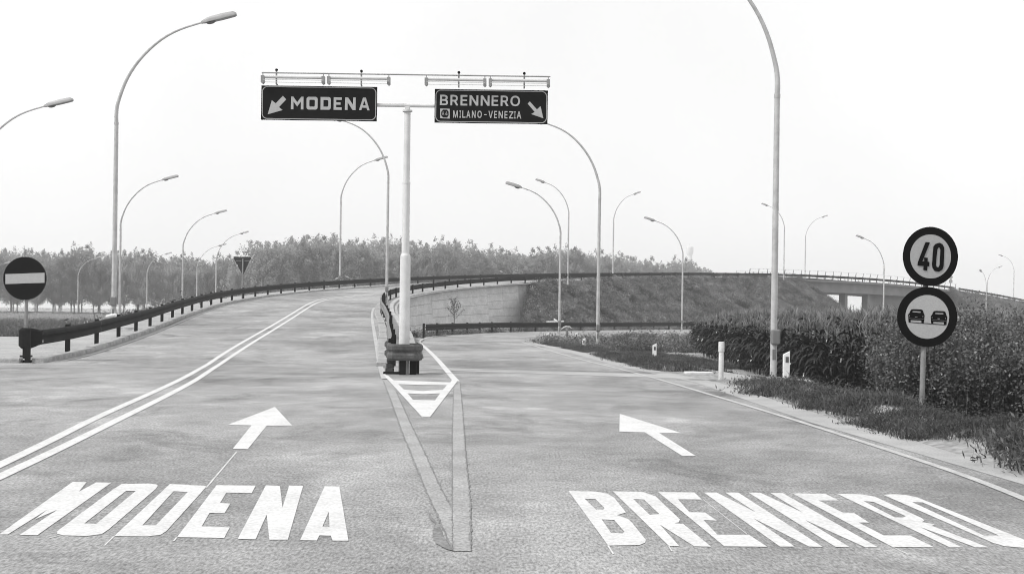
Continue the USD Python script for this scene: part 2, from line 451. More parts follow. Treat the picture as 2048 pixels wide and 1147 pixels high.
def ground_height(x, y):
    pts = shapely.points(np.c_[x, y])
    d = shapely.distance(paved, pts)
    t = np.clip((d - 0.5) / 2.2, 0, 1)
    t = t * t * (3 - 2 * t)
    z = -0.03 + (FIELD + 0.03) * t
    rightside = (x > 1.0) & (x < 14) & (y < 70)
    n = meshkit.fbm(np.c_[x * 0.9, y * 0.9, np.zeros_like(x)], 4, 3)
    n2 = meshkit.fbm(np.c_[x * 0.35 + 9, y * 0.35, np.zeros_like(x)], 2, 8)
    bank = np.exp(-((d - 1.0) / 0.75) ** 2) * np.where(d > 0.02, 1, 0)
    amp = np.clip((n2 - 0.30) * 1.0, 0.0, 0.3) * np.clip((40 - y) / 12, 0.25, 1) * np.where((y > 23) & (y < 36), 0.3, 1.0)
    z = z + np.where(rightside, bank * (amp + 0.08 * n), 0)
    z = z + np.clip(d, 0, 1) * 0.10 * (n - 0.5)
    return z


gx = np.concatenate([np.arange(-70, 0, 2.0), np.arange(0, 16, 0.35), np.arange(16, 120.1, 2.0)])
gy = np.concatenate([np.arange(-6, 8, 2.0), np.arange(8, 50, 0.35), np.arange(50, 84, 0.7), np.arange(84, 231, 3.0)])
GX, GY = np.meshgrid(gx, gy, indexing="ij")
GZ = ground_height(GX.ravel(), GY.ravel()).reshape(GX.shape)
GZ[0, :] = GZ[-1, :] = FIELD; GZ[:, 0] = np.where(np.abs(GX[:, 0]) < 50, GZ[:, 0], FIELD); GZ[:, -1] = FIELD
nx, ny = len(gx), len(gy)
i, j = np.meshgrid(np.arange(nx - 1), np.arange(ny - 1), indexing="ij")
quad = np.stack([i * ny + j, (i + 1) * ny + j, (i + 1) * ny + j + 1, i * ny + j + 1], -1).reshape(-1, 4)
near = (np.stack([GX, GY, GZ], -1).reshape(-1, 3), quad)
R = 1400.0
far = []
for (x0, x1, y0, y1) in ((-R, gx[0], -R, R), (gx[-1], R, -R, R), (gx[0], gx[-1], -R, gy[0]), (gx[0], gx[-1], gy[-1], R)):
    far.append((np.array([(x0, y0, FIELD), (x1, y0, FIELD), (x1, y1, FIELD), (x0, y1, FIELD)]), np.array([[0, 1, 2, 3]])))
single("ground", join([near] + far), "ground", kind="structure", smooth=True)
gz_at = lambda x, y: ground_height(np.atleast_1d(np.asarray(x, float)), np.atleast_1d(np.asarray(y, float)))

# pale gravel shoulder left of the left guardrail
single("gravel_shoulder", ground_poly(shoulder.difference(plaza.buffer(0.02)).difference(ramp_pg.buffer(0.3)), -0.006), "gravel", kind="structure")
# pale gravel strip between the edge line and the grass on the right
edge = [(5.25, 12.3), (4.9, 17.4), (4.75, 27.4), (3.8, 34.6), (2.6, 49.6), (1.3, 61.5)]
e2 = [(6.0, 0.5)] + edge
line = LineString(e2)
single("gravel_verge", ground_poly(line.buffer(0.55, single_sided=True), 0.004), "concrete_band", kind="structure")
single("soil_verge", ground_poly(Polygon(e2 + [(x + 1.9, y + 0.2) for x, y in e2[::-1]]).buffer(0.0), -0.025), "gravel", kind="structure")

# embankments of the ramp: grassed slopes on both sides, with a cone at the bridge
def slope_rows(base_curve, ts, side, run=1.6, n=14, start_cut=None, cone=None, seed=0):
    rows = []
    tops = base_curve(ts)
    rr = right_of(SP0, ts) * side
    for k, t in enumerate(ts):
        top = tops[k]; h = top[2] - FIELD
        toe = np.array([top[0] + rr[k, 0] * h * run, top[1] + rr[k, 1] * h * run, FIELD - 0.05])
        if start_cut is not None and k < len(start_cut):
            toe = toe * (1 - start_cut[k][0]) + np.array(start_cut[k][1]) * start_cut[k][0]
        w = np.linspace(0, 1, n)[:, None]
        rows.append(top * (1 - w) + toe * w)
    if cone is not None:
        top = tops[-1] if cone > 0 else tops[0]
        t_end = ts[-1] if cone > 0 else ts[0]
        h = top[2] - FIELD
        r = right_of(SP0, t_end) * side
        fwd = np.array([-right_of(SP0, t_end)[1], right_of(SP0, t_end)[0]]) * cone
        more = []
        for a in np.linspace(0.12, 1, 9) * math.pi / 2:
            d = r * math.cos(a) * (1 - 0.25 * math.sin(a)) + fwd * math.sin(a) * 0.62
            toe = np.array([top[0] + d[0] * h * run, top[1] + d[1] * h * run, FIELD - 0.05])
            w = np.linspace(0, 1, n)[:, None]
            more.append(top * (1 - w) + toe * w)
        rows = rows + more if cone > 0 else more[::-1] + rows
    rows = np.array(rows)
    nz = meshkit.fbm(rows.reshape(-1, 3) * 0.55, 4, seed).reshape(rows.shape[:2]) - 0.5
    w = np.sin(np.linspace(0, math.pi, n))[None]
    rows[..., 2] += nz * 1.1 * w
    a, b = rows.shape[:2]
    i, j = np.meshgrid(np.arange(a - 1), np.arange(b - 1), indexing="ij")
    q = np.stack([i * b + j, i * b + j + 1, (i + 1) * b + j + 1, (i + 1) * b + j], -1).reshape(-1, 4)
    return rows, (rows.reshape(-1, 3), q)


T_WALL, T_AB0, T_AB1 = 106.0, 188.0, 256.0
ts = np.arange(T_WALL, T_AB0 + 0.1, 2.0)
cut = [(w, (1.3, 121.5, FIELD)) for w in (1.0, 0.85, 0.66, 0.46, 0.28, 0.14, 0.05)]
rows_a, m = slope_rows(lambda t: inner(t, 0.9, -0.05), ts, 1, start_cut=cut, cone=1, seed=5)
single("embankment", m, "slope", kind="structure", smooth=True)
ts = np.arange(T_AB1, 348.1, 4.0)
rows_b, m = slope_rows(lambda t: inner(t, 0.9, -0.05), ts, 1, cone=-1, seed=6)
single("embankment", m, "slope", kind="structure", smooth=True)
ts = np.arange(14, T_AB0 + 0.1, 4.0)
rows_c, m = slope_rows(lambda t: outer(t, -1.7, 0.06), ts, -1, cone=1, seed=7, n=8)
single("embankment", m, "slope", kind="structure", smooth=True)
ts = np.arange(T_AB1, 348.1, 6.0)
_, m = slope_rows(lambda t: outer(t, -1.2, -0.05), ts, -1, cone=-1, seed=9, n=8)
single("embankment", m, "slope", kind="structure", smooth=True)
# shelf beside the ramp that the rails stand on
tt = np.r_[np.arange(0, T_AB0 + 0.1, 3.0)]
single("ramp_shelf", strip(outer(tt, -1.75, 0.075), outer(tt, 0.0, 0.075), 1), "gravel", kind="structure", smooth=True)
tt = np.arange(6, T_AB0 + 0.1, 3.0)
single("ramp_shelf", join([strip(inner(tt, 0.0, 0.02), inner(tt, 1.0, 0.02), 1)]), "gravel", kind="structure", smooth=True)
tt = np.arange(T_AB1, 348.1, 3.0)
single("ramp_shelf", join([strip(inner(tt, -0.4, -0.02), inner(tt, 1.0, -0.02), 1)]), "gravel", kind="structure", smooth=True)
# side of the ramp body below the inner edge, closing the fill behind the wall
tt = np.arange(0, T_WALL + 4, 3.0)
single("ramp_side", strip(inner(tt, 0.45, 0.0), inner(tt, 0.45) * [1, 1, 0] + [0, 0, FIELD - 0.1], 1), "kerb", kind="structure")

# far road on the left with its pale edge
single("far_road", ground_poly(Polygon([(-150, 176), (-150, 199), (-34, 199), (-34, 176)]), FIELD + 0.03), "asphalt_patch", kind="structure")

# ------------------------------------------------------------------ kerbs of single stones
kerb = Thing("kerb", base=outer(0.0), kind="structure")
tk = arc_resample(lambda t: outer(t, 0.2), 0, 110, 1.5)
for a, b in zip(tk[:-1], tk[1:]):
    q = np.linspace(a, b - 0.02, 3)
    dz = 0.115 + rng.uniform(-0.012, 0.012)
    dn = rng.uniform(-0.012, 0.012)
    kerb.part("kerb_stone", loft(outer(q, 0.18 + dn), right_of(SP0, q), [(-0.15, -0.15), (0.15, -0.15), (0.15, dz - 0.03), (0.12, dz), (-0.15, dz)]), "kerb")
p0 = outer(0.0, 0.18)
for k in range(3):
    q = np.array([p0 - [0.42 + 0.72 * k, 0.05 + .02 * k, 0], p0 - [0.42 + 0.72 * (k + 1) - 0.02, 0.07 + .02 * k, 0]])
    kerb.part("kerb_stone", loft(q, np.array([[0.05, -1], [0.05, -1]]), [(-0.15, -0.15), (0.15, -0.15), (0.15, 0.1), (0.12, 0.13), (-0.15, 0.13)]), "kerb")
kerb2 = Thing("kerb", base=inner(0.0), kind="structure")
tk = arc_resample(lambda t: inner(t, -0.5), -0.2, 110, 1.5)
for a, b in zip(tk[:-1], tk[1:]):
    q = np.linspace(a, b - 0.02, 3)
    dz = 0.115 + rng.uniform(-0.012, 0.012)
    kerb2.part("kerb_stone", loft(inner(q, -0.30), right_of(SP1, q), [(-0.10, -0.15), (0.24, -0.15), (0.24, dz - 0.01), (-0.07, dz), (-0.10, dz - 0.03)]), "kerb")

# ------------------------------------------------------------------ painted markings
def pts_poly(pts, width):
    return LineString(pts).buffer(width / 2, cap_style=2, join_style=2)


RH_T = np.arange(0, 150.01, 0.1)
RH_Z = np.interp(RH_T, ramp_t, SP0(ramp_t)[:, 2])
RH_A = np.stack([np.interp(RH_T, ramp_t, OUT_E[:, k]) for k in (0, 1)], 1)
RH_B = np.stack([np.interp(RH_T, ramp_t, IN_E[:, k]) for k in (0, 1)], 1)
RH_N = RH_B - RH_A


def ramp_height(x, y):
    """Road height at a point of the plaza or ramp: the ruling line of the ramp sheet that passes through it."""
    side = RH_N[:, 0] * (y - RH_A[:, 1]) - RH_N[:, 1] * (x - RH_A[:, 0])
    if side[0] <= 0:
        return 0.0
    far_off = np.hypot(RH_A[:, 0] + RH_N[:, 0] / 2 - x, RH_A[:, 1] + RH_N[:, 1] / 2 - y)
    k = np.argmin(np.abs(side) + np.where(far_off > 14, 1e6, 0))
    return float(max(RH_Z[k], 0.0))


def on_ramp(u, v):
    a, b = ray(u, v)
    lo = 4.0
    prev = None
    for d in np.arange(4, 160, 0.25):
        gap = H + b * d - (ramp_height(a * d, d) if d > 30 else 0.0)
        if prev is not None and gap <= 0:
            f_ = prev / (prev - gap)
            d = d - 0.25 + 0.25 * f_
            return np.array([a * d, d, H + b * d])
        prev = gap
    return None


def ribbon(pts, width, lift=0.005, drape=False):
    p = np.array(pts)
    cs = CubicSpline(np.arange(len(p)), p)
    q = cs(np.linspace(0, len(p) - 1, (len(p) - 1) * 8 + 1))
    d = np.gradient(q[:, :2], axis=0); d /= np.linalg.norm(d, axis=1, keepdims=True)
    r = np.stack([d[:, 1], -d[:, 0]], 1) * width / 2
    A, B = q.copy(), q.copy()
    A[:, :2] -= r; B[:, :2] += r
    if drape:
        for X_ in (A, B):
            X_[:, 2] = [ramp_height(x, y) for x, y in X_[:, :2]]
    A[:, 2] += lift; B[:, 2] += lift
    return strip(A, B, 1)


# centre line of the ramp: two parallel lines; traced where the ramp is near, then parallel to the edge
dl = [on_ramp(u, v) for u, v in ((-60, 957), (0, 929), (120, 871), (225, 820), (362, 757.5), (430, 718), (504.6, 672.7))]
dr = [on_ramp(u, v) for u, v in ((-60, 981), (0, 952.7), (120, 896), (246, 834), (390, 760), (450, 720.5), (530.8, 668.7))]
lines = Thing("double_centre_line", "pair of white painted lines running up the ramp between its two lanes", "road marking", base=dl[3])
for nm, pts, cpx in (("line", dl, [(583, 627), (622, 604.7), (661.5, 595.5), (763.5, 585)]), ("line", dr, [(596, 628), (630, 607), (668, 597), (766, 586.5)])):
    far_pts = [p for p in (on_ramp(u, v) for u, v in cpx) if p is not None]
    lines.part(nm, ribbon(pts + far_pts, 0.135, 0.006, True), "paint")

arrow1 = [(1562, 152), (1660, 258), (1515, 259), (1408, 391), (1322, 390), (1428, 257), (1295, 253)]
single("lane_arrow", ground_poly(on_ground(arrow1, 0, 2.844, (0, 760)), 0.004), "paint", "white arrow painted on the road ahead of the left lane's lettering", "road marking")
arrow2 = [(300, 145), (298, 222), (408, 225), (570, 327), (628, 327), (470, 228), (565, 228)]
single("lane_arrow", ground_poly(on_ground(arrow2, 0, 2.16, (1100, 760)), 0.004), "paint", "white arrow painted on the road ahead of the right lane's lettering", "road marking")

S1, O1 = 2.844, (0, 760)
modena = [("M", [(412, 578), (490, 580), (447, 634), (545, 582), (632, 583), (210, 882), (110, 880), (325, 737), (195, 793), (270, 735), (42, 878), (-8, 878)], []),
          ("O", [(690, 591), (840, 588), (885, 592), (896, 600), (885, 618), (615, 850), (575, 876), (490, 887), (360, 883), (322, 874), (325, 858), (640, 622)], [[(715, 630), (770, 630), (545, 818), (478, 815)]]),
          ("D", [(965, 590), (1170, 602), (1165, 614), (945, 858), (912, 880), (835, 889), (648, 887)], [[(985, 632), (1065, 637), (885, 825), (808, 826)]]),
          ("E", [(1230, 597), (1452, 600), (1430, 642), (1285, 640), (1250, 698), (1308, 702), (1275, 757), (1190, 755), (1145, 832), (1305, 837), (1273, 898), (1005, 893)], []),
          ("N", [(1510, 598), (1590, 602), (1605, 725), (1642, 600), (1722, 602), (1635, 908), (1530, 908), (1515, 765), (1452, 905), (1350, 903)], []),
          ("A", [(1845, 603), (1928, 605), (1980, 913), (1890, 913), (1880, 885), (1815, 883), (1800, 912), (1705, 910)], [[(1868, 748), (1872, 835), (1832, 833)]])]
t = Thing("road_lettering", "white capital letters MODENA painted across the left lane", "road marking", base=(-2.5, 9, 0))
for ch, pts, holes in modena:
    t.part("letter", ground_poly(on_ground(pts, 0, S1, O1, holes), 0.004), "paint")
S3, O3, S4, O4 = 2.16, (1100, 760), 3.125, (1400, 780)
brennero = [("B", S3, O3, [(78, 478), (200, 482), (245, 490), (275, 507), (327, 572), (288, 583), (335, 600), (352, 615), (413, 690), (410, 702), (385, 712), (250, 715)], [[(148, 512), (195, 514), (234, 553), (228, 560), (198, 560)], [(222, 602), (276, 604), (320, 655), (312, 662), (262, 660)]]),
            ("R", S3, O3, [(270, 480), (400, 483), (455, 502), (560, 602), (555, 614), (535, 618), (575, 622), (695, 720), (622, 718), (474, 625), (557, 717), (512, 716)], [[(358, 514), (405, 516), (470, 578), (430, 582)]]),
            ("E", S3, O3, [(465, 483), (622, 485), (655, 516), (552, 515), (600, 570), (668, 572), (720, 607), (662, 605), (722, 668), (858, 668), (937, 720), (752, 718)], []),
            ("N", S4, O4, [(22, 640), (102, 640), (350, 765), (157, 640), (237, 640), (765, 980), (680, 978), (330, 800), (590, 978), (498, 978)], []),
            ("N", S4, O4, [(300, 640), (378, 642), (640, 765), (437, 642), (515, 643), (1110, 982), (1030, 982), (655, 812), (935, 982), (845, 980)], []),
            ("E", S4, O4, [(575, 645), (780, 648), (868, 690), (740, 690), (890, 765), (960, 767), (1055, 828), (990, 828), (1145, 908), (1310, 908), (1462, 982), (1200, 980)], []),
            ("R", S4, O4, [(855, 648), (1000, 650), (1090, 665), (1385, 800), (1400, 815), (1385, 825), (1465, 838), (1448, 848), (1800, 983), (1720, 983), (1375, 856), (1635, 983), (1560, 983)], [[(1020, 694), (1082, 698), (1285, 788), (1262, 796), (1215, 795)]]),
            ("O", S4, O4, [(1145, 655), (1200, 650), (1290, 655), (1360, 672), (2025, 935), (2110, 972), (2120, 985), (2040, 987), (1900, 975), (1830, 955)], [[(1325, 700), (1390, 702), (1865, 908), (1775, 910)]])]
t = Thing("road_lettering", "white capital letters BRENNERO painted across the right lane", "road marking", base=(2.5, 9, 0))
for ch, sc, off, pts, holes in brennero:
    t.part("letter", ground_poly(on_ground(pts, 0, sc, off, holes), 0.004), "paint")
# thin chalk setting-out lines by the letters
t = Thing("chalk_line", "thin chalk setting-out lines left beside the painted letters", "road marking", base=(-2, 12, 0))
for a, b in (((1345, 405), (1172, 610)),):
    t.part("stroke", ground_poly(pts_poly([PZ(a[0] / S1, 760 + a[1] / S1)[:2], PZ(b[0] / S1, 760 + b[1] / S1)[:2]], 0.016), 0.0030), "chalk")
for a, b, w in (((645, 888), (592, 940), .011), ((1003, 893), (985, 915), .011), ((345, 880), (270, 900), .011)):
    t.part("stroke", ground_poly(pts_poly([PZ(a[0] / S1, 760 + a[1] / S1)[:2], PZ(b[0] / S1, 760 + b[1] / S1)[:2]], w), 0.0030), "chalk")
for a, b, w in (((250, 715), (272, 750), .012), ((512, 716), (525, 738), .009), ((1480, 720), (1545, 752), .009), ((660, 515), (850, 665), .007)):
    t.part("stroke", ground_poly(pts_poly([PZ(1100 + a[0] / S3, 760 + a[1] / S3)[:2], PZ(1100 + b[0] / S3, 760 + b[1] / S3)[:2]], w), 0.0030), "chalk")

# gore triangle and its side lines
S2, O2 = 2.4567, (680, 680)
G = lambda pts, holes=(): on_ground(pts, 0, S2, O2, holes)
t = Thing("gore_marking", "white triangle with cross bars painted on the road before the gantry's foot", "road marking", base=(-1.9, 24, 0))
t.part("outline", ground_poly(G([(205, 163), (235, 175), (262, 198), (285, 217), (312, 243), (330, 262), (356, 293), (465, 297), (490, 262), (503, 245), (523, 222), (540, 208), (552, 190), (578, 198), (440, 379), (402, 379)]), 0.0075), "paint")
t.part("cross_bar", ground_poly(G([(262, 198), (400, 203), (540, 208), (523, 222), (400, 220), (285, 217)]), 0.0078), "paint")
t.part("cross_bar", ground_poly(G([(312, 243), (400, 250), (503, 245), (490, 262), (410, 266), (330, 262)]), 0.0078), "paint")
rl = [PZ(u, v) for u, v in ((912, 762), (885, 731), (862, 706), (842, 688), (835, 682))]
t.part("side_line", ribbon(rl, 0.15, 0.0055), "paint")
ll = [on_ramp(u, v) for u, v in ((770, 757), (763, 742), (754, 700), (747, 660), (743.5, 632), (748, 615))]
t.part("side_line", ribbon([p for p in ll if p is not None], 0.14, 0.007, True), "worn_paint")
# pale filled trenches meeting in a V, with tar-dark ragged edges
def ragged(pts, w, n=60, seed=0, z=0.0035):
    r = np.random.default_rng(seed)
    P = np.array([PZ(u, v)[:2] for u, v in pts])
    s = np.r_[0, np.cumsum(np.linalg.norm(np.diff(P, axis=0), axis=1))]
    q = np.linspace(0, s[-1], n)
    Q = np.stack([np.interp(q, s, P[:, 0]), np.interp(q, s, P[:, 1])], 1)
    d = np.gradient(Q, axis=0); d /= np.linalg.norm(d, axis=1, keepdims=True)
    nn = np.stack([d[:, 1], -d[:, 0]], 1)
    a = w * (0.35 + 1.5 * r.random(n) ** 3); b = w * (0.35 + 1.5 * r.random(n) ** 3)
    return ground_poly(Polygon(np.vstack([Q + nn * a[:, None], (Q - nn * b[:, None])[::-1]])).buffer(0), z)


def pxs(pts):
    return [(O2[0] + a / S2, O2[1] + b / S2) for a, b in pts]


lo, li = [(212, 200), (250, 300), (300, 440), (380, 640), (430, 760), (490, 890), (550, 1035)], [(275, 255), (340, 400), (410, 545), (480, 700), (550, 835)]
ro, ri = [(588, 205), (600, 340), (615, 560), (630, 700), (640, 830), (640, 1037)], [(556, 240), (550, 480), (550, 700), (550, 1037)]
left_strip = on_ground(lo + [(552, 1035)] + li[::-1], 0, S2, O2)
right_strip = on_ground(ri + ro[::-1], 0, S2, O2)
single("trench_patch", ground_poly(left_strip.union(right_strip).buffer(0), 0.0045), "asphalt_patch", kind="structure")
t = Thing("tar_seam", "ragged dark tar seams along the V-shaped pale trench patch", "road seam", base=(-1, 15, 0))
for k, e in enumerate((lo, li, ro, ri)):
    t.part("seam", ragged(pxs(e), 0.008 if k != 3 else 0.005, 230, k, 0.0062 + 0.0004 * k), "tar")
blot = [(430, 835), (447, 865), (480, 905), (497, 935), (505, 960), (530, 1000), (550, 1035), (520, 1028), (470, 1000), (453, 965), (455, 935), (470, 905), (440, 880)]
t.part("tar_blot", ground_poly(G(blot), 0.0058), "tar")

# right edge line and the exit road's edge lines
el = [PZ(u, v) for u, v in ((2130, 1032), (2048, 998), (1925, 950), (1794, 906), (1680, 869), (1563, 832), (1440, 795), (1322, 760), (1240, 738), (1162, 718.6), (1090, 698), (1043, 683.5))]
single("edge_line", ribbon(el, 0.10, 0.007), "worn_paint", "worn pale line along the right road edge beside the gravel", "road marking")
el = [PZ(u, v) for u, v in ((838, 684), (850, 676), (880, 671), (930, 668.5), (1000, 666), (1100, 663), (1200, 661), (1300, 660.3), (1350, 660))]
single("edge_line", ribbon(el, 0.12, 0.007), "worn_paint", "thin pale line along the exit road's far edge before the lower guardrail", "road marking")
kl = [outer(x, 0.62, 0.012) for x in np.arange(1, 104, 6.0)]
single("edge_line", ribbon(kl, 0.12, 0.0), "worn_paint", "thin pale line along the foot of the left kerb", "road marking")
# concrete joint across the exit road
ja, jb = PZ(828, 731), PZ(1325, 745)
single("joint_band", ground_poly(Polygon([PZ(842, 733.5)[:2], PZ(1345, 749.5)[:2], PZ(1370, 757)[:2], PZ(905, 741)[:2]]), 0.0042), "concrete_band", kind="structure")
t = Thing("joint_gap", "dark thin joint crossing the exit road right of the gantry", "road joint", base=ja)
t.part("gap", ragged([(838, 732.3), (1000, 736.8), (1150, 741), (1320, 746)], 0.035, 70, 3, 0.0075), "tar")

# ------------------------------------------------------------------ guardrails
WB = [(0.0, 0.155), (0.035, 0.15), (0.082, 0.115), (0.082, 0.05), (0.025, 0.012), (0.025, -0.012), (0.082, -0.05), (0.082, -0.115), (0.035, -0.15), (0.0, -0.155),
      (-0.012, -0.155), (0.022, -0.135), (0.068, -0.108), (0.068, -0.055), (0.010, -0.015), (0.010, 0.015), (0.068, 0.055), (0.068, 0.108), (0.022, 0.135), (-0.012, 0.155)]
WB = np.array(WB) * [1.0, 1.3]
HB = 0.2


def guardrail(name, label, curve, rights, t0, t1, side, top=0.75, post_z=0.0, step=4.0, beam0=None, mats=("rail", "rail"), group=None, extra=None, sub=3, sink=0.3, last=True, splice=False, painted_sun_end=-99):
    """side +1: traffic on the right of the line. The beam hangs on the traffic side of its posts."""
    tp = arc_resample(curve, t0, t1, step)
    th = Thing(name, label, "guardrail", base=curve(tp[0]), group=group)
    prof = WB * [side, 1.0]
    if side < 0:
        prof = prof[::-1]
    for a, b in zip(tp[:-1], tp[1:]):
        q = np.linspace(a - 0.04 if a > tp[0] else (a if beam0 is None else beam0), b, sub)
        c = curve(q); c[:, 2] += top - HB
        th.part("beam", loft(c, rights(q), prof), "rail_painted_sun" if a < painted_sun_end else mats[0], smooth=25)  # beams before this limit take the rail colour with sunlight painted in
    for a in tp[2:22:2] if splice else ():
        q = np.array([a - 0.022, a + 0.022])
        c = curve(q); c[:, 2] += top - HB
        th.part("splice_plate", loft(c, rights(q), (prof * [1.0, 1.0] + [0.006 * side, 0]) if side > 0 else prof + [-0.006, 0]), "rail_grey")
    for k, q in enumerate(tp if last else tp[:-1]):
        p, r = curve(q), rights(q)
        yaw = math.atan2(-r[0], r[1]) if False else math.atan2(r[1], r[0])
        cx, cy = p[0] - r[0] * 0.075 * side, p[1] - r[1] * 0.075 * side
        th.part("post", box(cx, cy, p[2] + post_z - sink, 0.13, 0.12, top + 0.055 - post_z + sink, yaw, 0.008), mats[1])
        if extra:
            extra(th, p, r, q)
    return th, tp


# left rail up the outer side of the ramp
o_curve = lambda t: outer(t, 0.0, 0.115)
o_right = lambda t: right_of(SP0, t)
rail, tp = guardrail("guardrail", "long dark guardrail up the ramp's left kerb from a rounded end", o_curve, o_right, 0.0, T_AB0, +1, top=0.74, beam0=1.0, splice=True)
# rounded end shoe of the left rail: the beam flares, turns outward across the view and curls back
e0 = o_curve(1.0); r0 = right_of(SP0, 1.0); f0 = np.array([-r0[1], r0[0]])
cap = [np.array([e0[0] + r0[0] * 0.0, e0[1] + r0[1] * 0.0])]
ang, pos, sp_ = 0.0, np.array(e0[:2]), 0.055
for k in range(13):
    ang += 0.20 if k < 7 else (0.02 if k < 9 else 0.42)
    dr_ = -f0 * math.cos(ang) - r0 * math.sin(ang)
    pos = pos + dr_ * sp_
    cap.append(pos.copy())
cap = np.c_[np.array(cap), np.full(len(cap), e0[2] + 0.54)]
d = np.gradient(cap[:, :2], axis=0); d /= np.linalg.norm(d, axis=1, keepdims=True)
rr = np.stack([-d[:, 1], d[:, 0]], 1)
hh = np.interp(np.arange(len(cap)), [0, 2, 6, 10, 12, 13], [1.0, 1.08, 1.4, 1.45, 1.35, 1.2])
v, f = loft(cap, rr, np.array([(0.0, 0.2), (0.06, 0.155), (0.06, -0.155), (0.0, -0.2), (-0.012, -0.195), (0.035, -0.145), (0.035, 0.145), (-0.012, 0.195)]))
v = v.copy(); k = np.repeat(np.arange(len(cap)), 8)
v[:, 2] = cap[k, 2] - 0.06 * (hh[k] - 1) + (v[:, 2] - cap[k, 2]) * hh[k]
rail.part("end_shoe", (v, f), "rail", smooth=30)
cx, cy = cap[9, 0], cap[9, 1] + 0.10
rail.part("end_post", box(cx, cy, e0[2] - 0.2, 0.13, 0.13, 0.6, 0.1, 0.015), "rail")
rail.part("end_foot", box(cx + 0.02, cy, e0[2] - 0.005, 0.28, 0.24, 0.05, 0.1, 0.01), "rail")

# inner rail: from the gantry up the inside of the bend and on over the bridge
i_curve = lambda t: inner(t, 0.0, 0.02)
i_right = lambda t: right_of(SP1, t)


def bridge_post(th, p, r, q):
    top = p + [r[0] * 0.22, r[1] * 0.22, 1.5]
    th.part("handrail_post", bar(p + [r[0] * 0.05, r[1] * 0.05, 0.1], top, 0.05, 6), "rail")


rail, tpi = guardrail("guardrail", "dark guardrail winding up the inside of the ramp's bend above the concrete wall", i_curve, i_right, -3.2, 175.0, -1, top=0.78, painted_sun_end=48)
# folded loop of beam round the gantry's foot
N0 = i_curve(-3.2)
cxx, cyy = -2.60, 29.24
key = np.array([(N0[0], N0[1] + 0.02), (cxx - 0.37, 29.55), (cxx - 0.365, 29.05), (cxx - 0.33, 28.90), (cxx - 0.26, 28.85), (cxx + 0.25, 28.83), (cxx + 0.33, 28.88), (cxx + 0.37, 29.02), (cxx + 0.385, 29.35), (cxx + 0.34, 29.62), (cxx + 0.22, 29.78), (cxx + 0.05, 29.80)])
loop = key
lp = np.c_[loop, np.full(len(loop), 0.74 - 0.2)]
d = np.gradient(loop, axis=0); d /= np.linalg.norm(d, axis=1, keepdims=True)
rr = np.stack([d[:, 1], -d[:, 0]], 1)
big = WB * [0.62, 1.0]
rail.part("end_loop", loft(lp, rr, big), "rail_grey", smooth=14, label="greyed beam folded into a loop round the gantry foot")
for px, py, h in ((cxx - 0.02, cyy - 0.30, 0.70), (cxx + 0.22, cyy - 0.12, 0.72), (cxx + 0.27, cyy + 0.12, 0.72)):
    rail.part("loop_post", box(px, py, -0.2, 0.15, 0.13, h + 0.2, 0, 0.01), "rail")
rail.part("foot_plate", box(cxx - 0.28, cyy - 0.1, -0.1, 0.45, 0.12, 0.16, 0, 0.01), "rail")
for k in range(3):
    rail.part("foot_block", box(cxx - 0.36 + 0.015 * k, cyy - 0.02, 0.05 + 0.11 * k, 0.2, 0.16, 0.10, 0.1 * k, 0.01), "rail_grey")

# bridge rails with tall posts and a thin handrail
def handrail(th, curve, rights, t0, t1):
    q = np.arange(t0, t1, 3.0)
    p = curve(q); r = rights(q)
    p[:, 0] += r[:, 0] * 0.22; p[:, 1] += r[:, 1] * 0.22; p[:, 2] += 1.5
    th.part("handrail", tube(p, 0.022, 6), "fixture")


rail, _ = guardrail("guardrail", "dark bridge guardrail with tall leaning posts and a thin top rail, near side", lambda t: inner(t, 0.3, 0.02), i_right, 172.2, 262, -1, top=0.8, step=3.0, extra=bridge_post, sink=0.1)
handrail(rail, lambda t: inner(t, 0.3, 0.02), i_right, 172.2, 262)
rail, _ = guardrail("guardrail", "dark bridge guardrail with a thin top rail, far side behind the near one", lambda t: outer(t, -0.3, 0.02), o_right, T_AB0, 262, +1, top=0.8, step=3.0, extra=lambda th, p, r, q: bridge_post(th, p, -r, q), sink=0.1)
handrail(rail, lambda t: outer(t, -0.3, 0.02), lambda t: -o_right(t), T_AB0, 262)
guardrail("guardrail", "dark guardrail falling away on the far embankment right of the bridge", i_curve, i_right, 262.5, 346, -1, top=0.8)
guardrail("guardrail", "far-side guardrail falling away beyond the bridge on the right", lambda t: outer(t, 0.0, 0.02), o_right, 262.5, 346, +1, top=0.8)

# lower rail along the exit road
low_px = [(1313, 658.3), (1267, 659.3), (1221, 660.2), (1176, 661), (1133, 661.6), (1092, 662), (1052, 662.4), (1014, 662.8)]
lw = [PZ(u, v, -0.03) for u, v in low_px][::-1]
lw = [np.array([-5.6, 74.5, -0.03]), np.array([-5.3, 77.5, -0.03]), np.array([-4.6, 81.3, -0.03]), np.array([-3.6, 85.7, -0.03]), np.array([-2.4, 91.3, -0.03])] + [p for p in lw if p[1] > 96] + [np.array([24, 139, -0.03]), np.array([38, 156, -0.03]), np.array([56, 176, -0.03])]
lw = np.array(lw)
sl = np.r_[0, np.cumsum(np.linalg.norm(np.diff(lw, axis=0), axis=1))]
LW = CubicSpline(sl, lw)
from scipy.ndimage import gaussian_filter1d
lq = np.linspace(0, sl[-1], 400); LWs = gaussian_filter1d(LW(lq), 6, axis=0); LW = CubicSpline(lq, LWs)
guardrail("guardrail", "low dark guardrail along the exit road before the concrete wall", lambda t: LW(np.asarray(t)).copy(), lambda t: right_of(LW, np.asarray(t)), 0.0, sl[-1], +1, top=0.75)
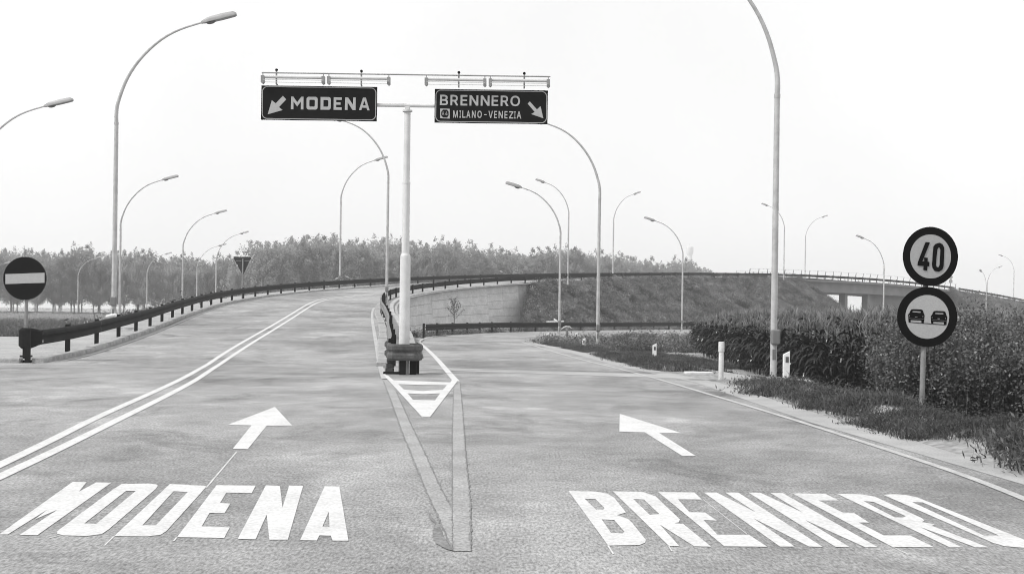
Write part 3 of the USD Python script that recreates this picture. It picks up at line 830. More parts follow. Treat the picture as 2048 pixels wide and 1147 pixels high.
# far rail on the left horizon
FL = lambda t: np.stack([-140 + np.asarray(t, float), 203 + 0 * np.asarray(t, float), FIELD + 0 * np.asarray(t, float)], -1)
guardrail("guardrail", "far low guardrail along the road before the trees on the left", FL, lambda t: np.stack([0 * np.asarray(t, float), -1 + 0 * np.asarray(t, float)], -1), 0, 104, +1, top=0.95)

# ------------------------------------------------------------------ retaining wall of board-marked panels
wall = Thing("retaining_wall", "pale board-marked concrete retaining wall under the ramp's bend", "wall", base=inner(20.0, 0.7) * [1, 1, 0])
T_W0 = 14.0
tw = arc_resample(lambda t: inner(t, 0.6), T_W0, T_WALL, 4.6)
for a, b in zip(tw[:-1], tw[1:]):
    q = np.linspace(a, b, 3)
    topz = inner(q)[:, 2] - 0.02
    P = inner(q, 0.55); rr = right_of(SP1, q)
    nrow = max(1, int(round((topz.mean() - FIELD) / 0.8)))
    for k in range(nrow):
        z0 = FIELD - 0.1 + (topz - FIELD + 0.1) * (k / nrow) + 0.015
        z1 = FIELD - 0.1 + (topz - FIELD + 0.1) * ((k + 1) / nrow) - 0.015
        o0, o1 = 0.10 * (topz - z0) + rng.uniform(0.0, .006), 0.10 * (topz - z1) + rng.uniform(0.0, .006)
        vs = []
        qq = np.linspace(a + 0.014, b - 0.014, 3); PP = inner(qq, 0.0); RR = right_of(SP1, qq)
        for i in range(3):
            for off, zc in ((0.35, z0[i]), (0.62 + o0[i], z0[i]), (0.62 + o1[i], z1[i]), (0.35, z1[i])):
                vs.append((PP[i, 0] + RR[i, 0] * off, PP[i, 1] + RR[i, 1] * off, zc))
        f = []
        for i in range(2):
            for e in range(4):
                f.append((i * 4 + e, i * 4 + (e + 1) % 4, (i + 1) * 4 + (e + 1) % 4, (i + 1) * 4 + e))
        f += [(0, 3, 2, 1), (8, 9, 10, 11)]
        wall.part("panel", (np.array(vs), np.array(f)), "wall")
tt = np.arange(T_W0, T_WALL + 0.5, 2.0)
bk = []
A = inner(tt, 0.52); A[:, 2] -= 0.02; B = inner(tt, 0.56) + 0; B[:, 2] = FIELD - 0.1; B[:, :2] += right_of(SP1, tt) * (0.09 * (A[:, 2] - FIELD))[:, None]
wall.part("core", strip(A + np.c_[right_of(SP1, tt) * 0.06, np.zeros(len(tt))], B + np.c_[right_of(SP1, tt) * 0.02, np.zeros(len(tt))], 1), "coping")
for a, b in zip(tw[:-1], tw[1:]):
    q = np.linspace(a + 0.01, b - 0.01, 3)
    wall.part("coping_stone", loft(inner(q, 0.55), right_of(SP1, q), [(-0.3, -0.06), (0.22, -0.06), (0.22, 0.13), (0.20, 0.15), (-0.3, 0.15)]), "coping")

# ------------------------------------------------------------------ overpass
br = Thing("overpass", "grey concrete overpass carrying the ramp across the motorway on the right", "bridge", base=inner(210.0) * [1, 1, 0])
tb = np.arange(184, 260.1, 4.0)
deck_prof = np.array([(0.9, -0.02), (0.9, -0.36), (0.25, -0.42), (0.1, -2.15), (-9.6, -2.15), (-9.9, -0.42), (-11.3, -0.36), (-11.3, -0.02)])
br.part("deck_girder", loft(inner(tb, 0.0, -0.04), right_of(SP1, tb), np.array([(0.16, -0.37), (0.06, -2.15), (-10.4, -2.15), (-10.5, -0.37)])), "deck")
br.part("deck_slab", loft(inner(tb, 0.0, -0.04), right_of(SP1, tb), np.array([(0.9, 0.04), (0.9, -0.36), (-11.3, -0.36), (-11.3, 0.04)])), "deck_edge")
def column(t, off, w0, w1, zt):
    p = inner(float(t), off); r = right_of(SP1, float(t)); yaw = math.atan2(r[1], r[0])
    vs = []
    for z, w in ((FIELD - 0.5, w0), (zt, w1)):
        for sx, sy in ((-1, -1), (1, -1), (1, 1), (-1, 1)):
            x, y = sx * 0.6, sy * w / 2
            vs.append((p[0] + x * math.cos(yaw) - y * math.sin(yaw), p[1] + x * math.sin(yaw) + y * math.cos(yaw), z))
    return np.array(vs), np.array([(0, 1, 5, 4), (1, 2, 6, 5), (2, 3, 7, 6), (3, 0, 4, 7), (4, 5, 6, 7), (0, 3, 2, 1)])


for off in (-1.6, -8.6):
    br.part("pier", column(210.5, off, 1.55, 1.0, 5.95), "deck")
br.part("pier", column(219.5, -1.3, 1.8, 1.2, 5.95), "deck")
ta = np.arange(221, T_AB1 + 3, 4.0)
A = inner(ta, -2.0); A[:, 2] = 5.9 + 0 * ta; A[:, 2] = inner(ta)[:, 2] - 2.25
br.part("abutment", loft(inner(ta, -2.4) * [1, 1, 0] + [0, 0, 2.6], right_of(SP1, ta), np.array([(0.4, 3.35), (0.4, -3.2), (-0.4, -3.2), (-0.4, 3.35)])), "deck")
q = np.array([T_AB0 - 3.0, T_AB0 - 2.0])
br.part("abutment", loft(inner(q, 0.0, -0.4), right_of(SP1, q), np.array([(0.1, 0), (0.1, -6), (-10.4, -6), (-10.4, 0)])), "deck")

# ------------------------------------------------------------------ street lamps
ARM = np.array([(0.0, 0.647), (0.004, 0.70), (0.029, 0.735), (0.070, 0.777), (0.148, 0.83), (0.272, 0.885), (0.424, 0.93), (0.580, 0.957), (0.704, 0.972)])
HEAD_END = (1.0, 1.0)


def lamp(label, pole_px, d, z, tip_px, detail=2, box_part=True, plinth=None, group=None):
    X = ray(*pole_px)[0] * d
    tip = PD(*tip_px, d)
    reach, height = tip[0] - X, tip[2] - z
    base = np.array([X, d, z])
    th = Thing("street_lamp", label, "street lamp", base=base, group=group)
    k = height / 12.0
    cs = CubicSpline(np.arange(len(ARM)), ARM)
    q = cs(np.linspace(0, len(ARM) - 1, 25))
    arm = np.stack([X + q[:, 0] * reach, np.full(len(q), d), z + q[:, 1] * height], 1)
    zt = z + ARM[0, 1] * height
    th.part("pole", tube([(X, d, z - 0.1), (X, d, z + 0.5 * (zt - z)), (X, d, zt)], [0.095 * k, 0.088 * k, 0.078 * k], 14), "lamp_pole", smooth=40)
    th.part("collar", tube([(X, d, zt - 0.05), (X, d, zt + 0.05)], 0.088 * k, 14), "lamp_pole", smooth=40)
    th.part("arm", tube(arm, np.linspace(0.077, 0.036, len(arm)) * k, 10), "lamp_pole", smooth=40)
    a, b = arm[-1], tip
    dd = (b - a); L = np.linalg.norm(dd); dd /= L
    up = np.array([-dd[2], 0, dd[0]]) * (1 if dd[0] > 0 else -1)
    if up[2] < 0:
        up = -up
    side = np.array([0, 1.0, 0])
    rows = []
    for s, w, h0, h1 in ((0.0, 0.05, -0.04, 0.05), (0.10, 0.09, -0.05, 0.10), (0.22, 0.15, -0.06, 0.14), (0.6, 0.17, -0.06, 0.16), (0.94, 0.15, -0.05, 0.14), (1.0, 0.12, -0.02, 0.08)):
        c = a + dd * L * s
        rows.append([c + side * w * sx + up * (h0 if lo else h1) * 1.0 for sx, lo in ((-1, 1), (1, 1), (1.0, 0), (0.6, 0), (-0.6, 0), (-1.0, 0))])
        rows[-1][2] = c + side * w + up * (h0 + h1) * 0.5; rows[-1][5] = c - side * w + up * (h0 + h1) * 0.5
    R_ = np.array(rows) ; n = 6
    v = R_.reshape(-1, 3); f = []
    for i in range(len(rows) - 1):
        for e in range(n):
            f.append((i * n + e, i * n + (e + 1) % n, (i + 1) * n + (e + 1) % n, (i + 1) * n + e))
    f3 = [(x[0], x[1], x[2]) for x in f] + [(x[0], x[2], x[3]) for x in f]
    f3 += [(0, e + 1, e) for e in range(1, 5)] + [((len(rows) - 1) * n, (len(rows) - 1) * n + e, (len(rows) - 1) * n + e + 1) for e in range(1, 5)]
    head = th.part("lamp_head", (v, np.array(f3)), "lamp_head", smooth=35)
    if detail > 0:
        c = a + dd * L * 0.27 - up * 0.06
        m = trimesh.creation.icosphere(2, 1.0)
        vv = np.array(m.vertices) * [0.20, 0.11, 0.09]
        vv = vv[:, :1] * dd + vv[:, 1:2] * side + vv[:, 2:] * up + c
        th.part("lens", (vv, np.array(m.faces)), "lamp_lens", smooth=True, under=head)
    if detail > 1 and box_part:
        zb = z + 0.83
        th.part("control_box", box(X + 0.02, d - 0.10, zb, 0.22, 0.17, 0.38, 0, 0.035), "box_grey")
    if detail > 1:
        th.part("base_plate", box(X, d, z - 0.03, 0.34, 0.34, 0.05, 0, 0.01), "lamp_pole")
        th.part("access_door", box(X, d - 0.088 * k, z + 0.45, 0.09, 0.02, 0.26, 0, 0.004), "box_grey")
    if plinth:
        th.part("plinth", box(X + plinth[0], d - 0.1, z - plinth[3], plinth[1], plinth[2], plinth[3] - 0.03, 0, 0.02), "concrete_light")
    return th


lamp("tall lamp on the left edge, arm entering the frame above the no-entry sign", (-52, 400), 60, -0.3, (145, 200))
lamp("tallest lamp on the left, standing close behind the left guardrail", (228.5, 500), 49.5, 0.75, (472, 29), plinth=(-0.1, 1.7, 0.8, 1.1))
lamp("lamp just right of the tallest left lamp, half its size", (240, 500), 100, -0.3, (356, 352))
lamp("lamp whose pole drops into the trees halfway between tallest left lamp and triangle sign", (365.5, 480), 133, -0.3, (453, 421))
lamp("faint lamp whose head crosses another lamp's arm above the tree gap", (393, 560), 196, -0.35, (452, 488), 1)
lamp("faint lamp rising behind the tree just left of the give-way sign", (432, 500), 180, -0.35, (497, 463), 1)
lamp("pale lamp before the trees right of the no-entry sign", (155, 590), 205, -0.35, (205, 513), 1)
lamp("pale lamp before the trees right of the tallest left lamp", (293, 580), 228, -0.35, (343, 505), 1)
lamp("very faint lamp behind the no-entry sign at the left edge", (-26, 570), 250, -0.35, (22, 524), 1)
lamp("lamp behind the ramp's outer guardrail with its arm reaching right towards the gantry pole", (680.5, 450), 119, 3.75, (775, 314))
lamp("lamp at the inside of the bend, its arm curving left under the MODENA sign", (774, 480), 82, 2.0, (650, 231))
lamp("lamp out of frame at the top, nearest on the right before the corn", (1550, 450), 30, 0.0, (1301, -118), plinth=(0.1, 1.6, 0.7, 0.2))
lamp("lamp on the grass island, its arm curving left behind the BRENNERO sign", (1197, 500), 63, -0.22, (1046, 233), plinth=(0.35, 2.3, 1.0, 0.2))
lamp("lamp at the tip of the grass island beside the short drooping post", (1119, 560), 84, -0.18, (1010, 366), plinth=(-0.05, 2.0, 1.0, 0.2))
lamp("lamp on the embankment's edge at the end of the concrete wall", (1136, 480), 132, 4.75, (1070, 359))
lamp("lamp behind the ramp with its arm to the right, left of the far tower", (1226, 480), 172, 6.3, (1281, 384), 1)
lamp("lamp at the corner of the corn field by the lower guardrail's end", (1364, 580), 121, -0.2, (1287, 435))
lamp("lamp at the bridge's left end just right of the nearest right pole", (1567.5, 500), 196, 7.6, (1522, 407), 1)
lamp("lamp on the bridge with its arm to the right", (1610, 500), 228, 7.9, (1655, 431), 1)
lamp("lamp standing in the corn before the bridge abutment", (1767, 560), 152, -0.35, (1711, 471))
lamp("short-armed lamp before the far embankment right of the round signs", (1972, 580), 178, 0.5, (1958, 539), 1)
lamp("faint lamp near the right edge with its arm to the left", (2027, 560), 300, 5.5, (1996, 509), 1)
lamp("very faint lamp behind the short-armed lamp, arm to the right", (1974, 590), 330, 2.0, (2004, 532), 1)
for u, v, du, lb in ((676, 556, -22, "lamp head peeping over the ramp guardrail, first right of the tall lamp pole"), (690, 552.5, 24, "lamp head peeping over the ramp guardrail, second right of the tall lamp pole"),
                     (999, 542, 22, "lamp head peeping over the ramp guardrail left of the wall's end"), (1256, 540.5, 22, "lamp head peeping over the ramp guardrail between two lamp poles on the embankment")):
    lamp(lb, (u + du, v + 40), 215, -0.35, (u, v), 1)

# ------------------------------------------------------------------ overhead gantry and its two signs
DG = 29.3
s = F / DG
top_px = lambda u, v, d=DG: PD(u, v, d)
pole_x = float(ray(811, 450)[0] * DG)
gan = Thing("sign_gantry", "pale T-shaped sign gantry with four strip lights standing in the guardrail's loop", "sign gantry", base=(pole_x, DG, 0))
zr = PD(806, 512, DG)[2]; z2 = PD(810, 366, DG)[2]; zt = PD(812, 222, DG)[2]
gan.part("lower_pole", tube([(pole_x, DG, -0.1), (pole_x, DG, zr - 0.05), (pole_x, DG, zr)], [0.132, 0.128, 0.125], 20), "gantry", smooth=40)
gan.part("reducer", tube([(pole_x, DG, zr), (pole_x, DG, zr + 0.06), (pole_x, DG, zr + 0.07)], [0.127, 0.10, 0.097], 20), "gantry", smooth=25)
gan.part("middle_pole", tube([(pole_x, DG, zr), (pole_x, DG, z2)], [0.094, 0.090], 18), "gantry", smooth=40)
gan.part("upper_pole", tube([(pole_x, DG, z2 - 0.02), (pole_x, DG, zt)], [0.082, 0.078], 18), "gantry", smooth=40)
gan.part("joint_ring", tube([(pole_x, DG, z2 - 0.02), (pole_x, DG, z2 + 0.02)], 0.096, 18), "gantry", smooth=30)
gan.part("flange", tube([(pole_x, DG, zt - 0.02), (pole_x, DG, zt + 0.02)], 0.12, 18), "gantry", smooth=30)
gan.part("bracket", box(pole_x, DG, zt, 0.12, 0.12, 0.10, 0, 0.01), "gantry")
za = PD(812, 211, DG)[2]
xa, xb = PD(540, 211, DG)[0], PD(1080, 211, DG)[0]
gan.part("cross_arm", bar((xa, DG, za), (xb, DG, za), 0.045, 14), "gantry", smooth=40)
DL = DG - 0.16
zl = PD(811, 149.5, DL)[2]
x0, x1 = PD(523, 145, DL)[0], PD(1100, 152, DL)[0]
gan.part("top_rail", bar((x0, DL, zl), (x1, DL, zl), 0.016, 8), "gantry_grey", smooth=40)
for u, v in ((552, 140), (722, 143), (917, 146), (1048, 149)):
    X = ray(u, v)[0] * DL
    zpost0 = PD(u, 172 + (u - 523) * 0.0145, DG)[2]
    gan.part("upright", bar((X, DL + 0.02, zpost0 + 0.02), (X, DL + 0.02, zl + 0.05), 0.02, 8), "gantry_grey", smooth=40)
    gan.part("stub", bar((X, DL + 0.02, zpost0 + 0.03), (X, DG - 0.04, zpost0 + 0.03), 0.018, 8), "gantry_grey", smooth=40)
    m = trimesh.creation.icosphere(2, 0.035)
    gan.part("insulator", (np.array(m.vertices) + [X, DL + 0.02, zl + 0.075], np.array(m.faces)), "sign_dark", smooth=True)
for k, (ua, ub) in enumerate(((523, 648), (655, 779), (850, 971), (978, 1098))):
    vm = lambda u, dv: 149.5 + dv + (u - 811) * 0.014
    dl = -1.2 if ub < 811 else 0.6
    A, B = PD(ua + 2, vm(ua, 8.5), DL), PD(ub - 2, vm(ub, 8.5), DL)
    fx_ = gan.part("strip_light", bar(A, B, 0.036, 12), "fixture", smooth=40)
    gan.part("tube_guard", bar(PD(ua + 2, vm(ua, 13.5), DL - .08), PD(ub - 2, vm(ub, 13.5), DL - .08), 0.008, 6), "fixture", under=fx_)
    gan.part("tube_guard", bar(PD(ua + 2, vm(ua, 18.5), DL - .03), PD(ub - 2, vm(ub, 18.5), DL - .03), 0.007, 6), "fixture", under=fx_)
    for u in (ua + 2, ub - 2):
        P_ = PD(u, vm(u, 0.5), DL)
        gan.part("hanger", bar(P_, P_ - [0, 0, 0.11], 0.011, 6), "gantry_grey", under=fx_)
        pg = on_plane([(u - 3.2, vm(u, 6)), (u + 3.2, vm(u, 6)), (u + 3.2, vm(u, 20)), (u, vm(u, 22.5)), (u - 3.2, vm(u, 20))], DL)
        gan.part("end_cap", plate(pg, DL + 0.05, 0.11), "gantry_grey", under=fx_)


def rounded_ring(poly, r, w):
    o = poly.buffer(-0.02).buffer(-r).buffer(r)
    return o.difference(o.buffer(-w)), o


def rb(x0, y0, x1, y1, r):
    return shapely.box(x0, y0, x1, y1).buffer(-r).buffer(r)


BLOCK = {"M": Polygon([(0, 0), (.2, 0), (.2, .62), (.5, .22), (.8, .62), (.8, 0), (1, 0), (1, 1), (.82, 1), (.5, .56), (.18, 1), (0, 1)]),
         "O": rb(0, 0, 1, 1, .2).difference(rb(.25, .23, .75, .77, .1)),
         "D": rb(0, 0, 1, 1, .2).union(shapely.box(0, 0, .5, 1)).difference(rb(.28, .24, .75, .76, .1).union(shapely.box(.28, .24, .5, .76))),
         "E": Polygon([(0, 0), (1, 0), (1, .21), (.3, .21), (.3, .41), (.85, .41), (.85, .6), (.3, .6), (.3, .79), (1, .79), (1, 1), (0, 1)]),
         "N": Polygon([(0, 0), (.25, 0), (.25, .6), (.72, 0), (1, 0), (1, 1), (.75, 1), (.75, .42), (.28, 1), (0, 1)]),
         "A": Polygon([(0, 0), (.22, 0), (.29, .2), (.71, .2), (.78, 0), (1, 0), (.63, 1), (.37, 1)], [[(.36, .39), (.5, .76), (.64, .39)]])}


def letters_on(th, under, chars, d, sc, off, zrow, mat_="sign_letter", bold=True, front=0.03, block=False):
    """Letters placed one by one from their measured left and right sides; zrow gives bottom and top heights."""
    for ch, x0_, x1_, yb in chars:
        u0, u1, vv = off[0] + x0_ / sc, off[0] + x1_ / sc, off[1] + yb / sc
        X0, X1 = PD(u0, vv, d)[0], PD(u1, vv, d)[0]
        m = trimesh.creation.extrude_polygon(BLOCK[ch], 0.006, engine="earcut") if block else meshkit.text_mesh(ch, 1.0, 0.006, bold=bold)
        v = np.array(m.vertices); lo_, hi_ = v.min(0), v.max(0)
        x = X0 + (v[:, 0] - lo_[0]) / (hi_[0] - lo_[0]) * (X1 - X0)
        if ch == "-":
            zm = zrow[0] + (zrow[1] - zrow[0]) * 0.47
            z = zm + ((v[:, 1] - lo_[1]) / (hi_[1] - lo_[1]) - 0.5) * (zrow[1] - zrow[0]) * 0.14
        else:
            z = zrow[0] + (v[:, 1] - lo_[1]) / (hi_[1] - lo_[1]) * (zrow[1] - zrow[0])
        th.part("letter", (np.stack([x, d - front - v[:, 2], z], 1), np.array(m.faces)), mat_, under=under)


def big_sign(corners, label):
    pg = on_plane(corners, DG)
    x0_, z0_, x1_, z1_ = pg.bounds
    zc0 = np.mean([PD(*corners[2], DG)[2], PD(*corners[3], DG)[2]]); zc1 = np.mean([PD(*corners[0], DG)[2], PD(*corners[1], DG)[2]])
    xa_, xb_ = np.mean([PD(*corners[0], DG)[0], PD(*corners[3], DG)[0]]), np.mean([PD(*corners[1], DG)[0], PD(*corners[2], DG)[0]])
    pg = shapely.box(xa_, zc0, xb_, zc1)
    th = Thing("direction_sign", label, "direction sign", base=((xa_ + xb_) / 2, DG - 0.08, zc0))
    p = th.part("panel", plate(pg, DG - 0.055, 0.03), "sign_dark")
    ring, _ = rounded_ring(pg, 0.13, 0.018)
    th.part("border", plate(ring, DG - 0.084, 0.004), "sign_letter", under=p)
    for zf in (zc0 + 0.18, zc1 - 0.2):
        th.part("stiffener", box((xa_ + xb_) / 2, DG - 0.04, zf, xb_ - xa_ - 0.1, 0.025, 0.05), "gantry_grey")
    return th, p


S5, O5 = 7.314, (500, 130)
sg, pp = big_sign([(523, 172.5), (754, 175), (754, 243.5), (523, 240.5)], "black direction sign lettered MODENA with an arrow down to the left")
d_ = DG - 0.058
zrow = (np.mean([PD(O5[0] + a / S5, O5[1] + b / S5, d_)[2] for a, b in ((690, 655), (1670, 664))]), np.mean([PD(O5[0] + a / S5, O5[1] + b / S5, d_)[2] for a, b in ((690, 468), (1670, 481))]))
letters_on(sg, pp, [("M", 598, 780, 560), ("O", 825, 988, 560), ("D", 1030, 1180, 565), ("E", 1222, 1340, 570), ("N", 1387, 1543, 570), ("A", 1592, 1748, 570)], d_, S5, O5, zrow, block=True)
arr = on_plane([(258, 725), (318, 520), (375, 565), (480, 455), (528, 508), (422, 620), (475, 663)], d_, S5, O5)
sg.part("arrow", plate(arr, DG - 0.086, 0.006), "sign_letter", under=pp)
O6 = (840, 130)
sg, pp = big_sign([(869.5, 178.5), (1095, 183), (1094, 249.5), (868.5, 246)], "black direction sign lettered BRENNERO and MILANO-VENEZIA with an arrow down to the right")
zz_ = lambda a, b: PD(O6[0] + a / S5, O6[1] + b / S5, d_)[2]
zrow = (np.mean([zz_(345, 588), zz_(1390, 612)]), np.mean([zz_(345, 435), zz_(1390, 460)]))
letters_on(sg, pp, [("B", 288, 407, 520), ("R", 440, 553, 520), ("E", 588, 688, 520), ("N", 720, 848, 522), ("N", 884, 1013, 525), ("E", 1043, 1140, 530), ("R", 1175, 1288, 532), ("O", 1318, 1458, 535)], d_, S5, O6, zrow)
zrow = (np.mean([zz_(515, 772), zz_(1440, 790)]), np.mean([zz_(515, 665), zz_(1440, 685)]))
letters_on(sg, pp, [("M", 480, 550, 720), ("I", 573, 595, 720), ("L", 613, 662, 720), ("A", 675, 732, 720), ("N", 755, 810, 722), ("O", 835, 899, 722), ("-", 932, 970, 722), ("V", 998, 1060, 725), ("E", 1078, 1122, 727),
                    ("N", 1145, 1207, 729), ("E", 1230, 1274, 730), ("Z", 1297, 1360, 732), ("I", 1372, 1394, 733), ("A", 1410, 1475, 735)], d_, S5, O6, zrow)
arr = on_plane([(1600, 537), (1705, 655), (1757, 605), (1798, 783), (1622, 722), (1672, 690), (1570, 570)], d_, S5, O6)
sg.part("arrow", plate(arr, DG - 0.086, 0.006), "sign_letter", under=pp)
sq = on_plane([(290, 640), (432, 645), (432, 787), (290, 782)], d_, S5, O6)
oc = on_plane([(333, 655), (392, 657), (415, 690), (415, 742), (392, 774), (333, 772), (305, 740), (305, 690)], d_, S5, O6)
sg.part("badge", plate(sq.difference(oc), DG - 0.086, 0.006), "sign_letter", under=pp)
letters_on(sg, pp, [("A", 318, 350, 715), ("4", 366, 398, 717)], d_, S5, O6, (zz_(358, 740), zz_(358, 684)), bold=False)

# ------------------------------------------------------------------ round signs on the right
DS = 18.75
sp = PD(1846, 760, DS)
xs = ray(1848, 740)[0] * DS
post = Thing("sign_post", "thin grey steel post carrying the two round signs by the bushes", "sign post", base=(xs, DS + 0.06, 0))
post.part("tube", tube([(xs - 0.02, DS + 0.06, -0.3), (xs + 0.03, DS + 0.06, PD(1858, 470, DS)[2])], 0.04, 14), "sign_post", smooth=40)
for v in (500, 525, 615, 650):
    z = PD(1850, v, DS)[2]
    post.part("clamp", box(xs + 0.01, DS + 0.045, z, 0.14, 0.06, 0.04, 0, 0.006), "sign_post")


def disc(cx, cz, r, y, thick, yaw=0.0):
    return plate(Point(cx, cz).buffer(r, 48), y, thick, yaw, cx)


c40 = PD(1860.3, 512.6, DS)
yaw40 = math.radians(9.5)
sgn = Thing("speed_limit_sign", "round 40 speed limit sign above the no-overtaking sign", "road sign", base=(c40[0], DS, c40[2]))
pp = sgn.part("disc", disc(c40[0], c40[2], 0.462, DS + 0.01, 0.012, yaw40), "sign_rim", smooth=20)
fc = sgn.part("face", disc(c40[0], c40[2], 0.343, DS + 0.01 - 0.012, 0.003, yaw40), "sign_grey", under=pp)
S8, O8 = 2.87, (1760, 430)
stretch = lambda pg: affinity.scale(pg, 1 / 0.928, 1, origin=(c40[0], c40[2]))
four = on_plane([(258, 155), (283, 157), (240, 265), (250, 266), (250, 243), (271, 245), (270, 267), (280, 268), (279, 294), (269, 293), (267, 318), (245, 315), (247, 292), (212, 290), (215, 268)], DS, S8, O8)
zero = on_plane([(303, 180), (315, 165), (338, 158), (355, 166), (365, 185), (362, 290), (355, 312), (335, 324), (310, 320), (297, 300), (295, 280)], DS, S8, O8, [[(325, 200), (332, 184), (340, 186), (343, 200), (339, 285), (332, 299), (322, 297), (317, 285)]])
for nm, pg in (("digit", four), ("digit", zero)):
    sgn.part(nm, plate(stretch(pg), DS + 0.01 - 0.020, 0.003, yaw40, c40[0]), "sign_rim", under=pp)
c2 = PD(1853.7, 633.2, DS)
sgn = Thing("no_overtaking_sign", "round no-overtaking sign with two cars, below the 40 sign", "road sign", base=(c2[0], DS, c2[2]))
pp = sgn.part("disc", disc(c2[0], c2[2], 0.468, DS + 0.01, 0.012), "sign_rim", smooth=20)
sgn.part("face", disc(c2[0], c2[2], 0.341, DS - 0.002, 0.003), "sign_grey", under=pp)
S7, O7 = 7.167, (1780, 560)
for dx, dy in ((0, 0), (324, 24)):
    sh = lambda q: [(a + dx, b + dy) for a, b in q]
    body = on_plane(sh([(253, 490), (272, 468), (285, 435), (300, 418), (330, 413), (440, 419), (462, 430), (478, 480), (488, 500), (482, 560), (476, 612), (443, 610), (440, 576), (290, 569), (286, 602), (260, 600), (256, 560)]), DS, S7, O7,
                    [sh([(318, 440), (434, 446), (432, 466), (312, 458)]), sh([(348, 520), (386, 522), (384, 533), (350, 531)]), sh([(265, 543), (475, 554), (475, 559), (265, 548)]), sh([(266, 500), (276, 500), (278, 520), (268, 520)]), sh([(458, 512), (470, 512), (468, 530), (458, 530)])])
    sgn.part("car_symbol", plate(body, DS - 0.006, 0.003), "sign_rim", under=pp)
sgn.part("ground_line", plate(on_plane([(262, 596), (790, 634), (790, 643), (262, 604)], DS, S7, O7), DS - 0.0062, 0.003), "sign_rim", under=pp)

# no-entry sign
DN = 33.0
cn = PD(49.3, 556.5, DN)
rn = 43.2 * DN / F
ne = Thing("no_entry_sign", "dark round no-entry sign with a pale bar behind the left guardrail's end", "road sign", base=(cn[0], DN, 0))
ne.part("post", tube([(cn[0] + 0.04, DN + 0.05, -0.2), (cn[0] + 0.02, DN + 0.05, cn[2] + 0.3)], 0.045, 12), "sign_post", smooth=40)
pp = ne.part("disc", disc(cn[0], cn[2], rn, DN, 0.012), "sign_dark", smooth=20)
ne.part("bar", plate(on_plane([(33, 471), (283, 462), (283, 526), (33, 534)], DN, 3.185, (0, 400)), DN - 0.013, 0.003), "sign_grey", under=pp)
ring = Point(cn[0], cn[2]).buffer(rn * 1.0, 48).difference(Point(cn[0], cn[2]).buffer(rn * 0.975, 48))
ne.part("rim", plate(ring, DN - 0.013, 0.004), "sign_back", under=pp)

# give-way sign seen from behind
DW = 89.0
gw = PD(485, 548, DW)
zb = float(outer(56.0, -0.9)[2])
sgw = Thing("give_way_sign", "back of a dark inverted triangle sign behind the ramp's left guardrail", "road sign", base=(gw[0], DW, zb))
sgw.part("post", bar((gw[0], DW - 0.08, zb - 0.2), (gw[0], DW - 0.08, PD(485, 517, DW)[2]), 0.055, 10), "sign_post")
tri = on_plane([(466.5, 513), (503, 513.5), (500, 518), (486.5, 548), (483.5, 548), (468, 518)], DW)
tp_ = sgw.part("plate", plate(tri, DW, 0.02), "sign_back")
for u0, u1 in ((471, 482), (488, 498)):
    sgw.part("bracket", plate(on_plane([(u0, 521), (u1, 521.3), (u1, 522.6), (u0, 522.3)], DW), DW - 0.022, 0.03), "sign_post", under=tp_)
# tiny sign on the far bridge end
db = 262.0
sc_ = PD(1900.5, 558, db)
ts_ = Thing("far_road_sign", "tiny pale sign panel on two discs beyond the round signs on the ramp", "road sign", base=(sc_[0], db, 7.3))
ts_.part("post", bar((sc_[0], db, 7.0), (sc_[0], db, sc_[2] + 0.8), 0.06, 8), "sign_post")
ts_.part("disc", disc(sc_[0], sc_[2] + 0.45, 0.42, db - 0.1, 0.05), "lamp_head")
ts_.part("disc", disc(sc_[0], sc_[2] - 0.42, 0.42, db - 0.1, 0.05), "lamp_head")

# ------------------------------------------------------------------ delineators and small posts
def delineator(u, v0, v1, d, label, z=None, left=False, group=None, refl=True):
    a = PD(u, v1, d); zt_ = PD(u, v0, d)[2]
    zb_ = a[2]
    h = zt_ - zb_
    th = Thing("delineator_post", label, "delineator", base=a, group=group)
    w = 0.075 if d < 100 else 0.09
    prof = Polygon([(-w, -0.3), (w, -0.3), (w, h if not left else h - 0.08), (-w, h - 0.08 if not left else h)])
    m = plate(affinity.translate(prof, a[0], zb_), d + 0.05, 0.10)
    p = th.part("body", m, "white_post")
    if refl:
        th.part("reflector", plate(shapely.box(a[0] - 0.03, zb_ + h - 0.27, a[0] + 0.045, zb_ + h - 0.13), d - 0.05, 0.006), "reflector", under=p)


delineator(1571.5, 702, 759, 29.2, "white delineator post with dark reflector right of the nearest lamp pole")
delineator(1308, 686, 717, 47, "white delineator post in the grass before the corn field's corner")
delineator(1166.5, 675, 702, 60, "white delineator post just left of the island lamp")
delineator(1094.5, 665, 681, 78, "small white delineator at the island's tip, left of its lamp")
delineator(1152, 664, 680, 80, "small white delineator right of the short drooping post")
delineator(1329, 661, 676, 88, "small white delineator by the exit road left of the corn field's corner")
delineator(92.5, 649, 667, 84, "white delineator in the field between no-entry sign and left guardrail", refl=False)
delineator(85, 631, 640, 172, "tiny far delineator before the far left road, nearer the no-entry sign", refl=False)
delineator(149, 631, 640, 172, "tiny far delineator before the far left road beside the pale lamp", refl=False)
a = PD(1441.5, 738, 28.6)
cp = Thing("concrete_post", "stout pale concrete post with a collared head before the corn", "bollard", base=a)
h = PD(1441.5, 683, 28.6)[2] - a[2]
cp.part("shaft", tube([a - [0, 0, 0.25], a + [0, 0, h * 0.62]], [0.062, 0.060], 14), "concrete_light", smooth=40)
cp.part("head", tube([a + [0, 0, h * 0.62], a + [0, 0, h * 0.64], a + [0, 0, h - 0.015], a + [0, 0, h]], [0.062, 0.072, 0.072, 0.062], 14), "concrete_light", smooth=30)
